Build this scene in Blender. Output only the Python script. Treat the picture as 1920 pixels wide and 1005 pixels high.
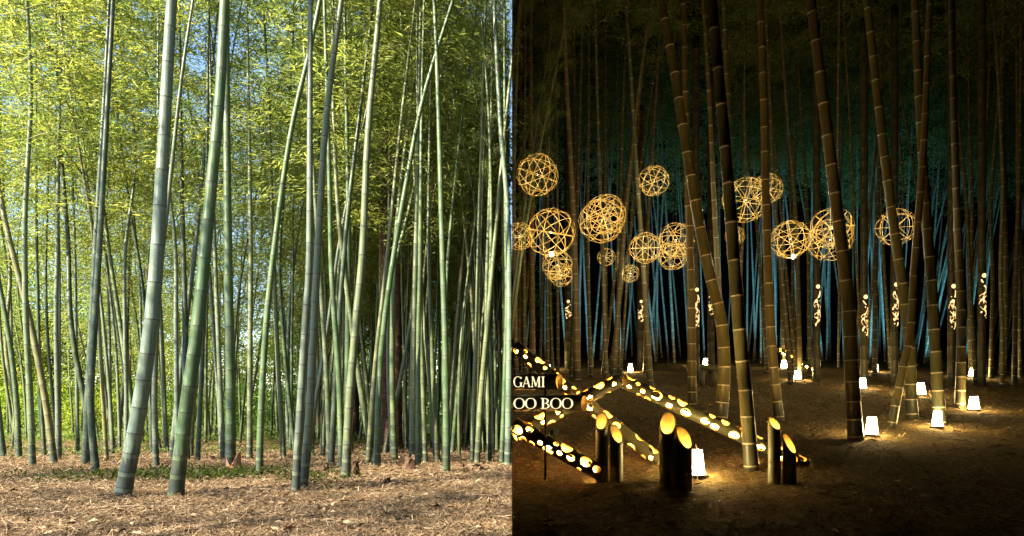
import bpy, math, random
import numpy as np
from mathutils import Vector, Matrix, noise

R = math.radians
sc = bpy.context.scene
for o in list(bpy.data.objects):
    bpy.data.objects.remove(o)

# ------------------------------------------------------------------ camera
F = 1200.0          # focal length in photo pixels (photo is 1920 wide)
CZ = 1.2            # eye height
HOR = 720.0         # horizon row of the photo
cam_d = bpy.data.cameras.new('camera')
cam = bpy.data.objects.new('camera', cam_d)
sc.collection.objects.link(cam)
cam.location = (0, 0, CZ)
cam.rotation_euler = (R(90), 0, 0)
cam_d.sensor_width = 36.0
cam_d.lens = 36.0 * F / 1920.0
cam_d.shift_y = (HOR - 502.5) / 1920.0
cam_d.clip_start = 0.05
cam_d.clip_end = 600
sc.camera = cam

# ------------------------------------------------------------------ world and sun
to_sun = Vector((-0.60, -0.50, 0.58)).normalized()
elev = math.asin(to_sun.z)
azim = math.atan2(to_sun.x, to_sun.y)
w = bpy.data.worlds.new('World')
sc.world = w
w.use_nodes = True
nt = w.node_tree
bg = nt.nodes['Background']
sky = nt.nodes.new('ShaderNodeTexSky')
sky.sky_type = 'NISHITA'
sky.sun_disc = False
sky.sun_elevation = elev
sky.sun_rotation = azim
sky.air_density = 1.0
sky.dust_density = 0.2
sky.ozone_density = 3.5
nt.links.new(sky.outputs[0], bg.inputs[0])
bg.inputs[1].default_value = 0.09
sun_d = bpy.data.lights.new('sun', 'SUN')
sun_d.energy = 5.0
sun_d.angle = R(0.5)
sun_d.color = (1.0, 0.91, 0.74)
sun = bpy.data.objects.new('sun', sun_d)
sc.collection.objects.link(sun)
sun.rotation_euler = (-to_sun).to_track_quat('-Z', 'Y').to_euler()

sc.view_settings.view_transform = 'Standard'
sc.view_settings.look = 'None'
sc.view_settings.gamma = 1.0
sc.view_settings.exposure = 2.3
sc.cycles.use_denoising = True
sc.cycles.max_bounces = 8
sc.cycles.diffuse_bounces = 4
sc.cycles.transmission_bounces = 4
sc.cycles.caustics_reflective = False
sc.cycles.caustics_refractive = False

col = sc.collection

# ------------------------------------------------------------------ helpers
def gday(y):
    return 0.397 - 0.0569 * min(y, 34.0)
def gnight(y):
    return -0.418 + 0.0836 * y
def zday(py):
    return 0.803 / ((py - HOR) / F - 0.0569)
def znight(py):
    return 1.618 / (0.0836 + (py - HOR) / F)
def wp(px, py, Z):
    return Vector(((px - 960.0) / F * Z, Z, CZ - (py - HOR) / F * Z))

def tag(o, label=None, cat=None, group=None, kind=None):
    if label: o['label'] = label
    if cat: o['category'] = cat
    if group: o['group'] = group
    if kind: o['kind'] = kind
    return o

def empty(name, loc, label=None, cat=None, group=None):
    o = bpy.data.objects.new(name, None)
    col.objects.link(o)
    o.location = loc
    o.empty_display_size = 0.1
    return tag(o, label, cat, group)

def mesh_np(name, verts, faces, mats, midx=None, smooth=False):
    """verts (n,3) array, faces list of equal-length index rows or python list."""
    me = bpy.data.meshes.new(name)
    verts = np.asarray(verts, dtype=np.float32)
    if isinstance(faces, np.ndarray):
        nf, k = faces.shape
        me.vertices.add(len(verts))
        me.vertices.foreach_set('co', verts.ravel())
        me.loops.add(nf * k)
        me.loops.foreach_set('vertex_index', faces.astype(np.int32).ravel())
        me.polygons.add(nf)
        me.polygons.foreach_set('loop_start', np.arange(0, nf * k, k, dtype=np.int32))
        me.polygons.foreach_set('loop_total', np.full(nf, k, dtype=np.int32))
        me.update(calc_edges=True)
        me.validate()
    else:
        me.from_pydata([tuple(v) for v in verts], [], faces)
        me.update()
    for m in mats:
        me.materials.append(m)
    if midx is not None:
        me.polygons.foreach_set('material_index', np.asarray(midx, dtype=np.int32))
    if smooth:
        me.polygons.foreach_set('use_smooth', np.ones(len(me.polygons), dtype=bool))
    return me

def add(name, me, parent=None, loc=(0, 0, 0)):
    o = bpy.data.objects.new(name, me)
    col.objects.link(o)
    o.location = loc
    if parent is not None:
        o.parent = parent
    return o

def frame_of(t):
    t = t.normalized()
    ref = Vector((0, 1, 0)) if abs(t.y) < 0.9 else Vector((1, 0, 0))
    a = t.cross(ref).normalized()
    b = t.cross(a).normalized()
    return a, b

def tube_mesh(name, pts, radii, sides, mats, midx_seg=None, caps=True, smooth=True):
    vs, fs, mi = [], [], []
    n = len(pts)
    for i, p in enumerate(pts):
        t = (pts[min(i + 1, n - 1)] - pts[max(i - 1, 0)])
        a, b = frame_of(t)
        for k in range(sides):
            an = 2 * math.pi * k / sides
            vs.append(p + (a * math.cos(an) + b * math.sin(an)) * radii[i])
    for i in range(n - 1):
        for k in range(sides):
            k2 = (k + 1) % sides
            fs.append((i * sides + k, i * sides + k2, (i + 1) * sides + k2, (i + 1) * sides + k))
            mi.append(midx_seg[i] if midx_seg else 0)
    if caps:
        fs.append(tuple(range(sides))[::-1]); mi.append(0)
        fs.append(tuple((n - 1) * sides + k for k in range(sides))); mi.append(0)
    me = mesh_np(name, np.array([tuple(v) for v in vs]), fs, mats, mi, smooth)
    return me

# ------------------------------------------------------------------ materials
def new_mat(name):
    m = bpy.data.materials.new(name)
    m.use_nodes = True
    t = m.node_tree
    for n in list(t.nodes):
        t.nodes.remove(n)
    out = t.nodes.new('ShaderNodeOutputMaterial')
    return m, t, out

def N(t, typ, **kw):
    n = t.nodes.new(typ)
    for k, v in kw.items():
        setattr(n, k, v)
    return n

def ramp(t, fac, stops):
    n = t.nodes.new('ShaderNodeValToRGB')
    cr = n.color_ramp
    while len(cr.elements) < len(stops):
        cr.elements.new(0.5)
    for e, (p, c) in zip(cr.elements, stops):
        e.position = p
        e.color = (*c, 1)
    t.links.new(fac, n.inputs[0])
    return n.outputs[0]

def mixc(t, fac, a, b, mode='MIX'):
    n = t.nodes.new('ShaderNodeMix')
    n.data_type = 'RGBA'
    n.blend_type = mode
    def put(sock, v):
        if hasattr(v, 'is_output'):
            t.links.new(v, sock)
        elif isinstance(v, (int, float)):
            sock.default_value = v
        else:
            sock.default_value = (*v, 1)
    put(n.inputs[0], fac)
    put(n.inputs[6], a)
    put(n.inputs[7], b)
    return n.outputs[2]

def simple(name, color, rough=0.6, noise_amt=0.25, scale=12.0, spec=0.3, bump=0.0):
    m, t, out = new_mat(name)
    p = N(t, 'ShaderNodeBsdfPrincipled')
    tc = N(t, 'ShaderNodeTexCoord')
    nz = N(t, 'ShaderNodeTexNoise')
    nz.inputs['Scale'].default_value = scale
    nz.inputs['Detail'].default_value = 5
    t.links.new(tc.outputs['Object'], nz.inputs['Vector'])
    lo = tuple(c * (1 - noise_amt) for c in color)
    hi = tuple(min(1, c * (1 + noise_amt)) for c in color)
    t.links.new(ramp(t, nz.outputs[0], [(0.3, lo), (0.7, hi)]), p.inputs['Base Color'])
    p.inputs['Roughness'].default_value = rough
    p.inputs['Specular IOR Level'].default_value = spec
    if bump:
        b = N(t, 'ShaderNodeBump')
        b.inputs['Strength'].default_value = bump
        b.inputs['Distance'].default_value = 0.02
        t.links.new(nz.outputs[0], b.inputs['Height'])
        t.links.new(b.outputs[0], p.inputs['Normal'])
    t.links.new(p.outputs[0], out.inputs[0])
    return m

def emit(name, color, strength):
    m, t, out = new_mat(name)
    e = N(t, 'ShaderNodeEmission')
    e.inputs[0].default_value = (*color, 1)
    e.inputs[1].default_value = strength
    t.links.new(e.outputs[0], out.inputs[0])
    return m

def culm_material(name, mould=True, bloom=(0.15, 0.175, 0.125), lichen_dapple=(0.15, 0.155, 0.05)):
    """bamboo skin: colour from the object's own tint, blotched with waxy bloom, mould, and moss doubling as dappled light."""
    m, t, out = new_mat(name)
    p = N(t, 'ShaderNodeBsdfPrincipled')
    oi = N(t, 'ShaderNodeObjectInfo')
    tc = N(t, 'ShaderNodeTexCoord')
    mp = N(t, 'ShaderNodeMapping')
    mp.inputs['Scale'].default_value = (6, 6, 0.9)
    t.links.new(tc.outputs['Object'], mp.inputs[0])
    off = N(t, 'ShaderNodeVectorMath', operation='ADD')
    t.links.new(mp.outputs[0], off.inputs[0])
    sv = N(t, 'ShaderNodeMath', operation='MULTIPLY')
    sv.inputs[1].default_value = 37.0
    t.links.new(oi.outputs['Random'], sv.inputs[0])
    t.links.new(sv.outputs[0], off.inputs[1])
    nz = N(t, 'ShaderNodeTexNoise')
    nz.inputs['Scale'].default_value = 1.6
    nz.inputs['Detail'].default_value = 6
    nz.inputs['Roughness'].default_value = 0.65
    t.links.new(off.outputs[0], nz.inputs['Vector'])
    f1 = ramp(t, nz.outputs[0], [(0.38, (0, 0, 0)), (0.68, (1, 1, 1))])
    fsc = N(t, 'ShaderNodeMath', operation='MULTIPLY')
    fsc.inputs[1].default_value = 0.40
    t.links.new(f1, fsc.inputs[0])
    c1 = mixc(t, fsc.outputs[0], oi.outputs['Color'], bloom)
    nz2 = N(t, 'ShaderNodeTexNoise')
    nz2.inputs['Scale'].default_value = 5.0
    nz2.inputs['Detail'].default_value = 8
    t.links.new(off.outputs[0], nz2.inputs['Vector'])
    f2 = ramp(t, nz2.outputs[0], [(0.50, (0, 0, 0)), (0.72, (0.75, 0.75, 0.75))])
    c2 = mixc(t, f2, c1, (0.075, 0.085, 0.035))
    nz3 = N(t, 'ShaderNodeTexNoise')
    nz3.inputs['Scale'].default_value = 2.6
    nz3.inputs['Detail'].default_value = 7
    nz3.inputs['Roughness'].default_value = 0.7
    o2 = N(t, 'ShaderNodeVectorMath', operation='ADD')
    o2.inputs[1].default_value = (11.3, 4.7, 23.1)
    t.links.new(off.outputs[0], o2.inputs[0])
    t.links.new(o2.outputs[0], nz3.inputs['Vector'])
    f3 = ramp(t, nz3.outputs[0], [(0.52, (0, 0, 0)), (0.66, (0.7, 0.7, 0.7))])  # moss patches that also put dappled light into the skin colour
    c2 = mixc(t, f3, c2, lichen_dapple)
    fine = N(t, 'ShaderNodeTexNoise')
    fine.inputs['Scale'].default_value = 60
    t.links.new(tc.outputs['Object'], fine.inputs['Vector'])
    c3 = mixc(t, 0.35, c2, ramp(t, fine.outputs[0], [(0.3, (0.55, 0.55, 0.55)), (0.7, (1.2, 1.2, 1.2))]), 'MULTIPLY')
    if mould:
        sx = N(t, 'ShaderNodeSeparateXYZ')
        t.links.new(tc.outputs['Object'], sx.inputs[0])
        ad = N(t, 'ShaderNodeMath', operation='MULTIPLY_ADD')
        t.links.new(nz2.outputs[0], ad.inputs[0])
        ad.inputs[1].default_value = -0.75
        t.links.new(sx.outputs[2], ad.inputs[2])
        fm = ramp(t, ad.outputs[0], [(0.0, (0.8, 0.8, 0.8)), (0.12, (0, 0, 0))])
        c3 = mixc(t, fm, c3, (0.035, 0.04, 0.028))
    t.links.new(c3, p.inputs['Base Color'])
    p.inputs['Roughness'].default_value = 0.42
    p.inputs['Specular IOR Level'].default_value = 0.35
    t.links.new(p.outputs[0], out.inputs[0])
    return m

def leaf_material(name, c_dark, c_mid, c_light, tr):
    m, t, out = new_mat(name)
    geo = N(t, 'ShaderNodeNewGeometry')
    oi = N(t, 'ShaderNodeObjectInfo')
    cc = ramp(t, geo.outputs['Random Per Island'], [(0.0, c_dark), (0.5, c_mid), (0.95, c_light)])
    tint = ramp(t, oi.outputs['Random'], [(0.0, (0.75, 0.95, 0.9)), (0.5, (1, 1, 1)), (1.0, (1.15, 1.06, 0.95))])
    cc = mixc(t, 1.0, cc, tint, 'MULTIPLY')
    cc = mixc(t, 1.0, cc, oi.outputs['Color'], 'MULTIPLY')
    d = N(t, 'ShaderNodeBsdfPrincipled')
    d.inputs['Roughness'].default_value = 0.5
    d.inputs['Specular IOR Level'].default_value = 0.25
    t.links.new(cc, d.inputs['Base Color'])
    tl = N(t, 'ShaderNodeBsdfTranslucent')
    t.links.new(mixc(t, 1.0, cc, tr, 'MULTIPLY'), tl.inputs[0])
    mx = N(t, 'ShaderNodeMixShader')
    mx.inputs[0].default_value = 0.52
    t.links.new(d.outputs[0], mx.inputs[1])
    t.links.new(tl.outputs[0], mx.inputs[2])
    t.links.new(mx.outputs[0], out.inputs[0])
    return m

def ground_material(name, tint):
    m, t, out = new_mat(name)
    p = N(t, 'ShaderNodeBsdfPrincipled')
    tc = N(t, 'ShaderNodeTexCoord')
    n1 = N(t, 'ShaderNodeTexNoise')
    n1.inputs['Scale'].default_value = 0.55
    n1.inputs['Detail'].default_value = 6
    t.links.new(tc.outputs['Object'], n1.inputs['Vector'])
    n2 = N(t, 'ShaderNodeTexNoise')
    n2.inputs['Scale'].default_value = 14
    n2.inputs['Detail'].default_value = 10
    n2.inputs['Roughness'].default_value = 0.75
    t.links.new(tc.outputs['Object'], n2.inputs['Vector'])
    a = ramp(t, n2.outputs[0], [(0.28, tuple(c * 0.3 for c in tint)), (0.5, tint), (0.72, tuple(min(1, c * 1.8) for c in tint))])
    b = ramp(t, n1.outputs[0], [(0.3, (0.7, 0.68, 0.62)), (0.7, (1.25, 1.1, 1.0))])
    t.links.new(mixc(t, 1.0, a, b, 'MULTIPLY'), p.inputs['Base Color'])
    p.inputs['Roughness'].default_value = 0.95
    p.inputs['Specular IOR Level'].default_value = 0.1
    bp = N(t, 'ShaderNodeBump')
    bp.inputs['Strength'].default_value = 0.9
    bp.inputs['Distance'].default_value = 0.04
    t.links.new(n2.outputs[0], bp.inputs['Height'])
    t.links.new(bp.outputs[0], p.inputs['Normal'])
    t.links.new(p.outputs[0], out.inputs[0])
    return m

def island_material(name, stops, rough=0.9):
    m, t, out = new_mat(name)
    p = N(t, 'ShaderNodeBsdfPrincipled')
    geo = N(t, 'ShaderNodeNewGeometry')
    t.links.new(ramp(t, geo.outputs['Random Per Island'], stops), p.inputs['Base Color'])
    p.inputs['Roughness'].default_value = rough
    p.inputs['Specular IOR Level'].default_value = 0.15
    t.links.new(p.outputs[0], out.inputs[0])
    return m

M_culm = culm_material('bamboo_skin')
M_culm_n = culm_material('night_bamboo_skin', True, (0.13, 0.105, 0.045), (0.085, 0.07, 0.03))
M_band = culm_material('node_powder', False, (0.27, 0.29, 0.23), (0.20, 0.21, 0.14))
M_band_n = simple('node_wax_pale', (0.40, 0.35, 0.24), 0.6, 0.4)
M_scar = simple('node_scar', (0.055, 0.055, 0.04), 0.7, 0.3)
M_twig = simple('twig', (0.20, 0.19, 0.08), 0.7, 0.3)
M_leaf = leaf_material('bamboo_leaf', (0.085, 0.128, 0.03), (0.18, 0.232, 0.065), (0.30, 0.345, 0.125), (1.7, 1.6, 0.95))
M_shrub = leaf_material('shrub_leaf', (0.05, 0.09, 0.015), (0.10, 0.16, 0.03), (0.19, 0.22, 0.05), (1.6, 1.5, 0.9))
M_conifer = leaf_material('conifer_needles', (0.02, 0.03, 0.014), (0.04, 0.058, 0.024), (0.075, 0.10, 0.035), (1.2, 1.2, 0.8))
M_bark = simple('cedar_bark', (0.095, 0.052, 0.034), 0.9, 0.6, 9, 0.1, 0.8)
M_gday = ground_material('leaf_mulch', (0.18, 0.118, 0.062))
M_gnight = ground_material('dark_leaf_mulch', (0.15, 0.115, 0.05))
M_litter = island_material('straw_litter', [(0.0, (0.06, 0.04, 0.026)), (0.35, (0.17, 0.11, 0.058)), (0.75, (0.30, 0.20, 0.11)), (1.0, (0.43, 0.325, 0.20))])
M_litter_n = island_material('night_straw_litter', [(0.0, (0.06, 0.04, 0.02)), (0.5, (0.20, 0.14, 0.07)), (1.0, (0.42, 0.32, 0.18))])  # same straw litter, recoloured for the night half
M_lawn = simple('lawn', (0.16, 0.22, 0.05), 0.9, 0.4, 3.0, 0.1, 0.5)
M_night = simple('night_blackout_box', (0.0028, 0.0036, 0.0042), 1.0, 0.1, 0.2, 0.0)
M_part = simple('partition_dark', (0.03, 0.035, 0.03), 0.9, 0.2, 0.5, 0.0)
M_stump = simple('rotten_stump', (0.085, 0.05, 0.03), 0.95, 0.5, 30, 0.1, 0.8)
M_sheath = simple('culm_sheath', (0.42, 0.20, 0.10), 0.7, 0.3, 30)

# ------------------------------------------------------------------ setting: ground, night enclosure, partition
rs = np.random.RandomState(7)

def terrain(name, x0, x1, y0, y1, g, mat, bump_amp=0.035):
    nx, ny = 110, 150
    xs = np.linspace(0, 1, nx)
    # finer towards the middle of the picture
    if x0 < 0:
        xs = x1 + (x0 - x1) * (xs ** 1.8)
    else:
        xs = x0 + (x1 - x0) * (xs ** 1.8)
    ys = y0 + (y1 - y0) * (np.linspace(0, 1, ny) ** 2.0)
    vs = np.zeros((ny, nx, 3))
    for j, y in enumerate(ys):
        for i, x in enumerate(xs):
            h = noise.fractal(Vector((x * 0.5, y * 0.5, 3.1)), 1.0, 2.0, 3) * bump_amp
            h += noise.noise(Vector((x * 3, y * 3, 8.0))) * bump_amp * 0.35
            vs[j, i] = (x, y, g(y) + h)
    idx = np.arange(ny * nx).reshape(ny, nx)
    a, b, c, d = idx[:-1, :-1], idx[:-1, 1:], idx[1:, 1:], idx[1:, :-1]
    q = np.stack([a, b, c, d], -1).reshape(-1, 4)
    if x0 < 0:
        q = q[:, ::-1]
    me = mesh_np(name, vs.reshape(-1, 3), q, [mat], None, True)
    o = add(name, me)
    tag(o, None, None, None, 'structure')
    return o

def ground_h(x, y, night):
    amp = 0.035
    g = gnight(y) if night else gday(y)
    return g + noise.fractal(Vector((x * 0.5, y * 0.5, 3.1)), 1.0, 2.0, 3) * amp + noise.noise(Vector((x * 3, y * 3, 8.0))) * amp * 0.35

gd = terrain('day_ground', -60, 0, 2.22, 34, gday, M_gday)
tag(gd, 'brown straw mulch forest floor of the daylight half')
gn = terrain('night_ground', 0.0, 45, 2.22, 50, gnight, M_gnight)
tag(gn, 'dark mulch forest floor of the night half')
lawn = add('lawn', mesh_np('lawn', np.array([(-300, 33.8, gday(34)), (0, 33.8, gday(34)), (0, 400, gday(34) - 1), (-300, 400, gday(34) - 1)]),
                           [(0, 1, 2, 3)], [M_lawn]))
tag(lawn, 'sunlit lawn beyond the far left end of the grove', None, None, 'structure')

def quads(name, qs, mat):
    vs, fs = [], []
    for q in qs:
        b = len(vs)
        vs += list(q)
        fs.append(tuple(range(b, b + len(q))))
    return mesh_np(name, np.array(vs, dtype=float), fs, [mat])

H_N, X_N, Y_N = 24.0, 46.0, 50.0
def rect_y(y, xa, xb, za, zb): return [(xa, y, za), (xb, y, za), (xb, y, zb), (xa, y, zb)]
def rect_x(x, ya, yb, za, zb): return [(x, ya, za), (x, yb, za), (x, yb, zb), (x, ya, zb)]
def rect_z(z, xa, xb, ya, yb): return [(xa, ya, z), (xb, ya, z), (xb, yb, z), (xa, yb, z)]
fy = 2.2      # added black box blocks daylight; low porch round the viewer, left bay open
ns = add('night_blackout_box', quads('night_blackout_box', [
    rect_z(H_N, 0, X_N, fy, Y_N), rect_x(X_N, fy, Y_N, -3, H_N), rect_y(Y_N, 0, X_N, -3, H_N),
    rect_y(fy, 4.5, X_N, -3, 2.9), rect_y(fy, 0, X_N, 2.9, H_N),
    rect_z(2.9, -2.3, 4.5, -2.5, fy), rect_y(-2.5, -2.3, 4.5, -0.5, 2.9), rect_x(4.5, -2.5, fy, -0.5, 2.9),
    rect_x(-2.3, -2.5, fy, -0.5, 2.9), rect_z(-0.25, -2.3, 4.5, -2.5, fy)], M_night))
tag(ns, 'added black box blocking daylight, standing for night sky over the lantern lit half', None, None, 'structure')
# added partition keeping daylight off the night half: a wedge that starts as a knife edge in front of the viewer
ya, yb, k = 2.2, Y_N, 0.0006
pv = [(0, ya, -1.5), (0, yb, -3.5), (0, yb, H_N), (0, ya, H_N),
      (k * ya, ya, -1.5), (k * yb, yb, -3.5), (k * yb, yb, H_N), (k * ya, ya, H_N)]
pf = [(0, 3, 2, 1), (4, 5, 6, 7), (0, 4, 7, 3), (3, 7, 6, 2), (1, 2, 6, 5), (0, 1, 5, 4)]
pw = add('added_partition', mesh_np('added_partition', np.array(pv), pf, [M_part]))
tag(pw, 'added thin dark partition dividing the daylight grove from the night grove', None, None, 'structure')

# ------------------------------------------------------------------ litter
def litter(name, n, night, mat, lo, hi, seed, label):
    r = np.random.RandomState(seed)
    u = r.rand(n)
    y = lo * (hi / lo) ** u
    xmax = 0.83 * y + 0.3
    x = r.rand(n) * xmax
    x = x + 0.05 if night else -x - 0.02
    z = np.array([ground_h(a, b, night) for a, b in zip(x, y)])
    L = (0.018 + 0.065 * r.rand(n) ** 2) * (0.8 + y / 14.0)
    W = (0.002 + 0.004 * r.rand(n) ** 1.5) * (0.8 + y / 12.0)
    an = r.rand(n) * math.pi * 2
    tilt = r.randn(n) * 0.28
    d = np.stack([np.cos(an) * np.cos(tilt), np.sin(an) * np.cos(tilt), np.sin(tilt)], -1)
    s = np.stack([-np.sin(an), np.cos(an), r.randn(n) * 0.5], -1)
    s /= np.linalg.norm(s, axis=1)[:, None]
    c = np.stack([x, y, z + 0.006 + np.abs(np.sin(tilt)) * L * 0.5 + 0.012 * r.rand(n)], -1)
    v = np.stack([c - d * L[:, None] / 2 - s * W[:, None] / 2, c + d * L[:, None] / 2 - s * W[:, None] / 3,
                  c + d * L[:, None] / 2 + s * W[:, None] / 3, c - d * L[:, None] / 2 + s * W[:, None] / 2], 1).reshape(-1, 3)
    f = np.arange(4 * n).reshape(n, 4)
    o = add(name, mesh_np(name, v, f, [mat]))
    tag(o, label, 'leaf litter', None, 'stuff')
litter('leaf_litter', 140000, False, M_litter, 4.0, 20.0, 1, 'dry straw and bamboo leaf litter covering the daylight forest floor')
litter('leaf_litter', 70000, True, M_litter_n, 4.3, 20.0, 2, 'dry leaf litter scattered over the dark lantern lit ground')

# ------------------------------------------------------------------ crowns (shared variants)
def leaf_quads(base, d, L, W, r):
    n = len(base)
    up = np.tile(np.array([0, 0, 1.0]), (n, 1)) + r.randn(n, 3) * 0.6
    s = np.cross(d, up)
    s /= (np.linalg.norm(s, axis=1)[:, None] + 1e-9)
    mid = base + d * (L * 0.4)[:, None] + np.array([0, 0, 0.01])
    return np.stack([base, mid + s * (W / 2)[:, None], base + d * L[:, None], mid - s * (W / 2)[:, None]], 1)

def crown_mesh(name, seed, length, nb, reach, leaf_len, leaf_w, per, mat, twigs=True):
    r = np.random.RandomState(seed)
    V, twv = [], []
    for i in range(nb):
        u = (i + r.rand() * 0.8) / nb
        z = length * u
        az = i * 2.4 + r.rand() * 1.2
        rl = reach * (0.55 + 0.75 * math.sin(math.pi * min(1, 0.18 + u * 0.78))) * (0.7 + 0.5 * r.rand())
        el = R(48) - r.rand() * R(25)
        n_sp = max(3, int(rl / 0.30))
        p = np.array([0, 0, z])
        pts = [p.copy()]
        for sgm in range(n_sp):
            f = sgm / n_sp
            e = el - f * R(62)
            step = rl / n_sp
            p = p + np.array([math.cos(az) * math.cos(e), math.sin(az) * math.cos(e), math.sin(e)]) * step
            az += r.randn() * 0.12
            pts.append(p.copy())
            n = per
            base = p + r.randn(n, 3) * np.array([0.15, 0.15, 0.11])
            d = np.stack([math.cos(az) + r.randn(n) * 0.8, math.sin(az) + r.randn(n) * 0.8, -0.45 + r.randn(n) * 0.4], -1)
            d /= np.linalg.norm(d, axis=1)[:, None]
            L = leaf_len * (0.6 + 0.7 * r.rand(n))
            W = leaf_w * (0.7 + 0.6 * r.rand(n))
            V.append(leaf_quads(base, d, L, W, r))
        twv.append(pts)
    V = np.concatenate(V).reshape(-1, 3)
    nl = len(V) // 4
    F4 = np.arange(nl * 4).reshape(nl, 4)
    tv, tf = [], []
    b0 = len(V)
    if twigs:
        for pts in twv:
            m = len(pts)
            for q in range(m - 1):
                ra = 0.011 * (1 - q / m) + 0.002
                for kk in range(3):
                    an = kk * 2.094
                    o = np.array([math.cos(an), math.sin(an) * 0.7, math.sin(an) * 0.7])
                    tv.append(pts[q] + o * ra)
                    tv.append(pts[q + 1] + o * ra * 0.8)
                b = b0 + len(tv) - 6
                for kk in range(3):
                    k2 = (kk + 1) % 3
                    tf.append((b + 2 * kk, b + 2 * k2, b + 2 * k2 + 1, b + 2 * kk + 1))
        V = np.concatenate([V, np.array(tv)])
        F4 = np.concatenate([F4, np.array(tf)])
    mi = np.zeros(len(F4), dtype=np.int32)
    mi[nl:] = 1
    return mesh_np(name, V, F4, [mat, M_twig], mi)

CROWNS = [crown_mesh('bamboo_crown', 20 + i, 8.5, 30, 1.75, 0.155, 0.024, 24, M_leaf) for i in range(5)]

CROWNS_LO = [crown_mesh('far_bamboo_crown', 90 + i, 8.5, 26, 1.75, 0.20, 0.036, 9, M_leaf) for i in range(3)]

# ------------------------------------------------------------------ bamboo
COLLECT = None      # while this is a dict, bamboo() adds to one joined thicket instead of making an object
def grab(me, mat, bag):
    n = len(me.vertices)
    co = np.zeros(n * 3, dtype=np.float32); me.vertices.foreach_get('co', co)
    co = co.reshape(-1, 3)
    m = np.array(mat)
    co = co @ m[:3, :3].T + m[:3, 3]
    nf = len(me.polygons)
    vi = np.zeros(nf * 4, dtype=np.int32); me.loops.foreach_get('vertex_index', vi)
    mi = np.zeros(nf, dtype=np.int32); me.polygons.foreach_get('material_index', mi)
    b = sum(len(v) for v in bag['v'])
    bag['v'].append(co); bag['f'].append(vi.reshape(-1, 4) + b); bag['m'].append(mi)
def thicket(label, culm_tint, leaf_tint, night, base):
    global COLLECT
    root = empty('bamboo_thicket', base, label, 'bamboo thicket')
    root['kind'] = 'stuff'
    for nm, mats, tint in (('culms', [M_culm_n if night else M_culm, M_band_n if night else M_band, M_scar], TINTS[culm_tint]), ('crowns', [M_leaf, M_twig], leaf_tint)):
        bag = COLLECT[nm]
        V = np.concatenate(bag['v'])
        Fq, Mq = np.concatenate(bag['f']), np.concatenate(bag['m'])
        X = V[:, 0][Fq]
        keep = (X.min(1) > 0.06) if night else (X.max(1) < -0.04)
        used, inv = np.unique(Fq[keep], return_inverse=True)
        V = V[used] - np.array(tuple(base))
        o = add(nm, mesh_np(nm, V, inv.reshape(-1, 4), mats, Mq[keep], nm == 'culms'), root)
        o.color = (*tint, 1); o['kind'] = 'stuff'
    COLLECT = None
def collect():
    global COLLECT
    COLLECT = {k_: {'v': [], 'f': [], 'm': []} for k_ in ('culms', 'crowns')}
def catmull(P, n_per=8):
    out = []
    m = len(P)
    for i in range(m - 1):
        p0, p1, p2, p3 = P[max(i - 1, 0)], P[i], P[i + 1], P[min(i + 2, m - 1)]
        for j in range(n_per):
            t = j / n_per
            out.append(0.5 * ((2 * p1) + (p2 - p0) * t + (2 * p0 - 5 * p1 + 4 * p2 - p3) * t * t + (3 * p1 - p0 - 3 * p2 + p3) * t ** 3))
    out.append(P[-1].copy())
    return out

def culm_mesh(path, r0, sides, rnd, lod, night=False, caps=True):
    """path: list of Vectors relative to the base. Jointed culm with raised nodes."""
    seg = [0.0]
    for a, b in zip(path[:-1], path[1:]):
        seg.append(seg[-1] + (b - a).length)
    total = seg[-1]
    sa = np.array(seg)
    pa = np.array([tuple(p) for p in path])
    def at(s):
        return Vector((np.interp(s, sa, pa[:, 0]), np.interp(s, sa, pa[:, 1]), np.interp(s, sa, pa[:, 2])))
    def rad(s):
        u = s / total
        base = 1.0 + 0.12 * math.exp(-s / 0.25)
        return r0 * base * max(0.10, (1 - 0.93 * u) ** 0.85)
    S, RR, MI = [0.0], [rad(0)], []
    s = 0.10 + rnd.random() * 0.08
    ln = 0.27 if night else 0.18
    cap = 0.46 if night else (0.40 if r0 > 0.055 else 0.34)
    while s < total - 0.05:
        r = rad(s)
        if lod == 0:
            for ds, k_, mi in ((-0.022 if night else -0.05, 1.0, 0), (-0.005, 1.04, 1), (0.004, 1.065, 2), (0.013, 1.02, 0)):
                S.append(s + ds); RR.append(r * k_); MI.append(mi)
        else:
            for ds, k_, mi in ((-0.02, 1.0, 0), (0.006, 1.05, 1)):
                S.append(s + ds); RR.append(r * k_); MI.append(mi)
        s += ln * (0.9 + 0.2 * rnd.random())
        ln = min(cap, ln + 0.025)
    S.append(total); RR.append(rad(total)); MI.append(0)
    pts = [at(x) for x in S]
    return tube_mesh('culm', pts, RR, sides, [M_culm_n if night else M_culm, M_band_n if night else M_band, M_scar], MI, caps)

TINTS = {
    'green': (0.050, 0.096, 0.026), 'dark': (0.022, 0.045, 0.018), 'grey': (0.105, 0.138, 0.092),
    'light': (0.118, 0.148, 0.056), 'yellow': (0.145, 0.14, 0.045), 'night': (0.12, 0.105, 0.042), 'tan': (0.22, 0.17, 0.085), 'shade': (0.10, 0.10, 0.06),
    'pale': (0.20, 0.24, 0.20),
}
rnd = random.Random(11)

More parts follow.
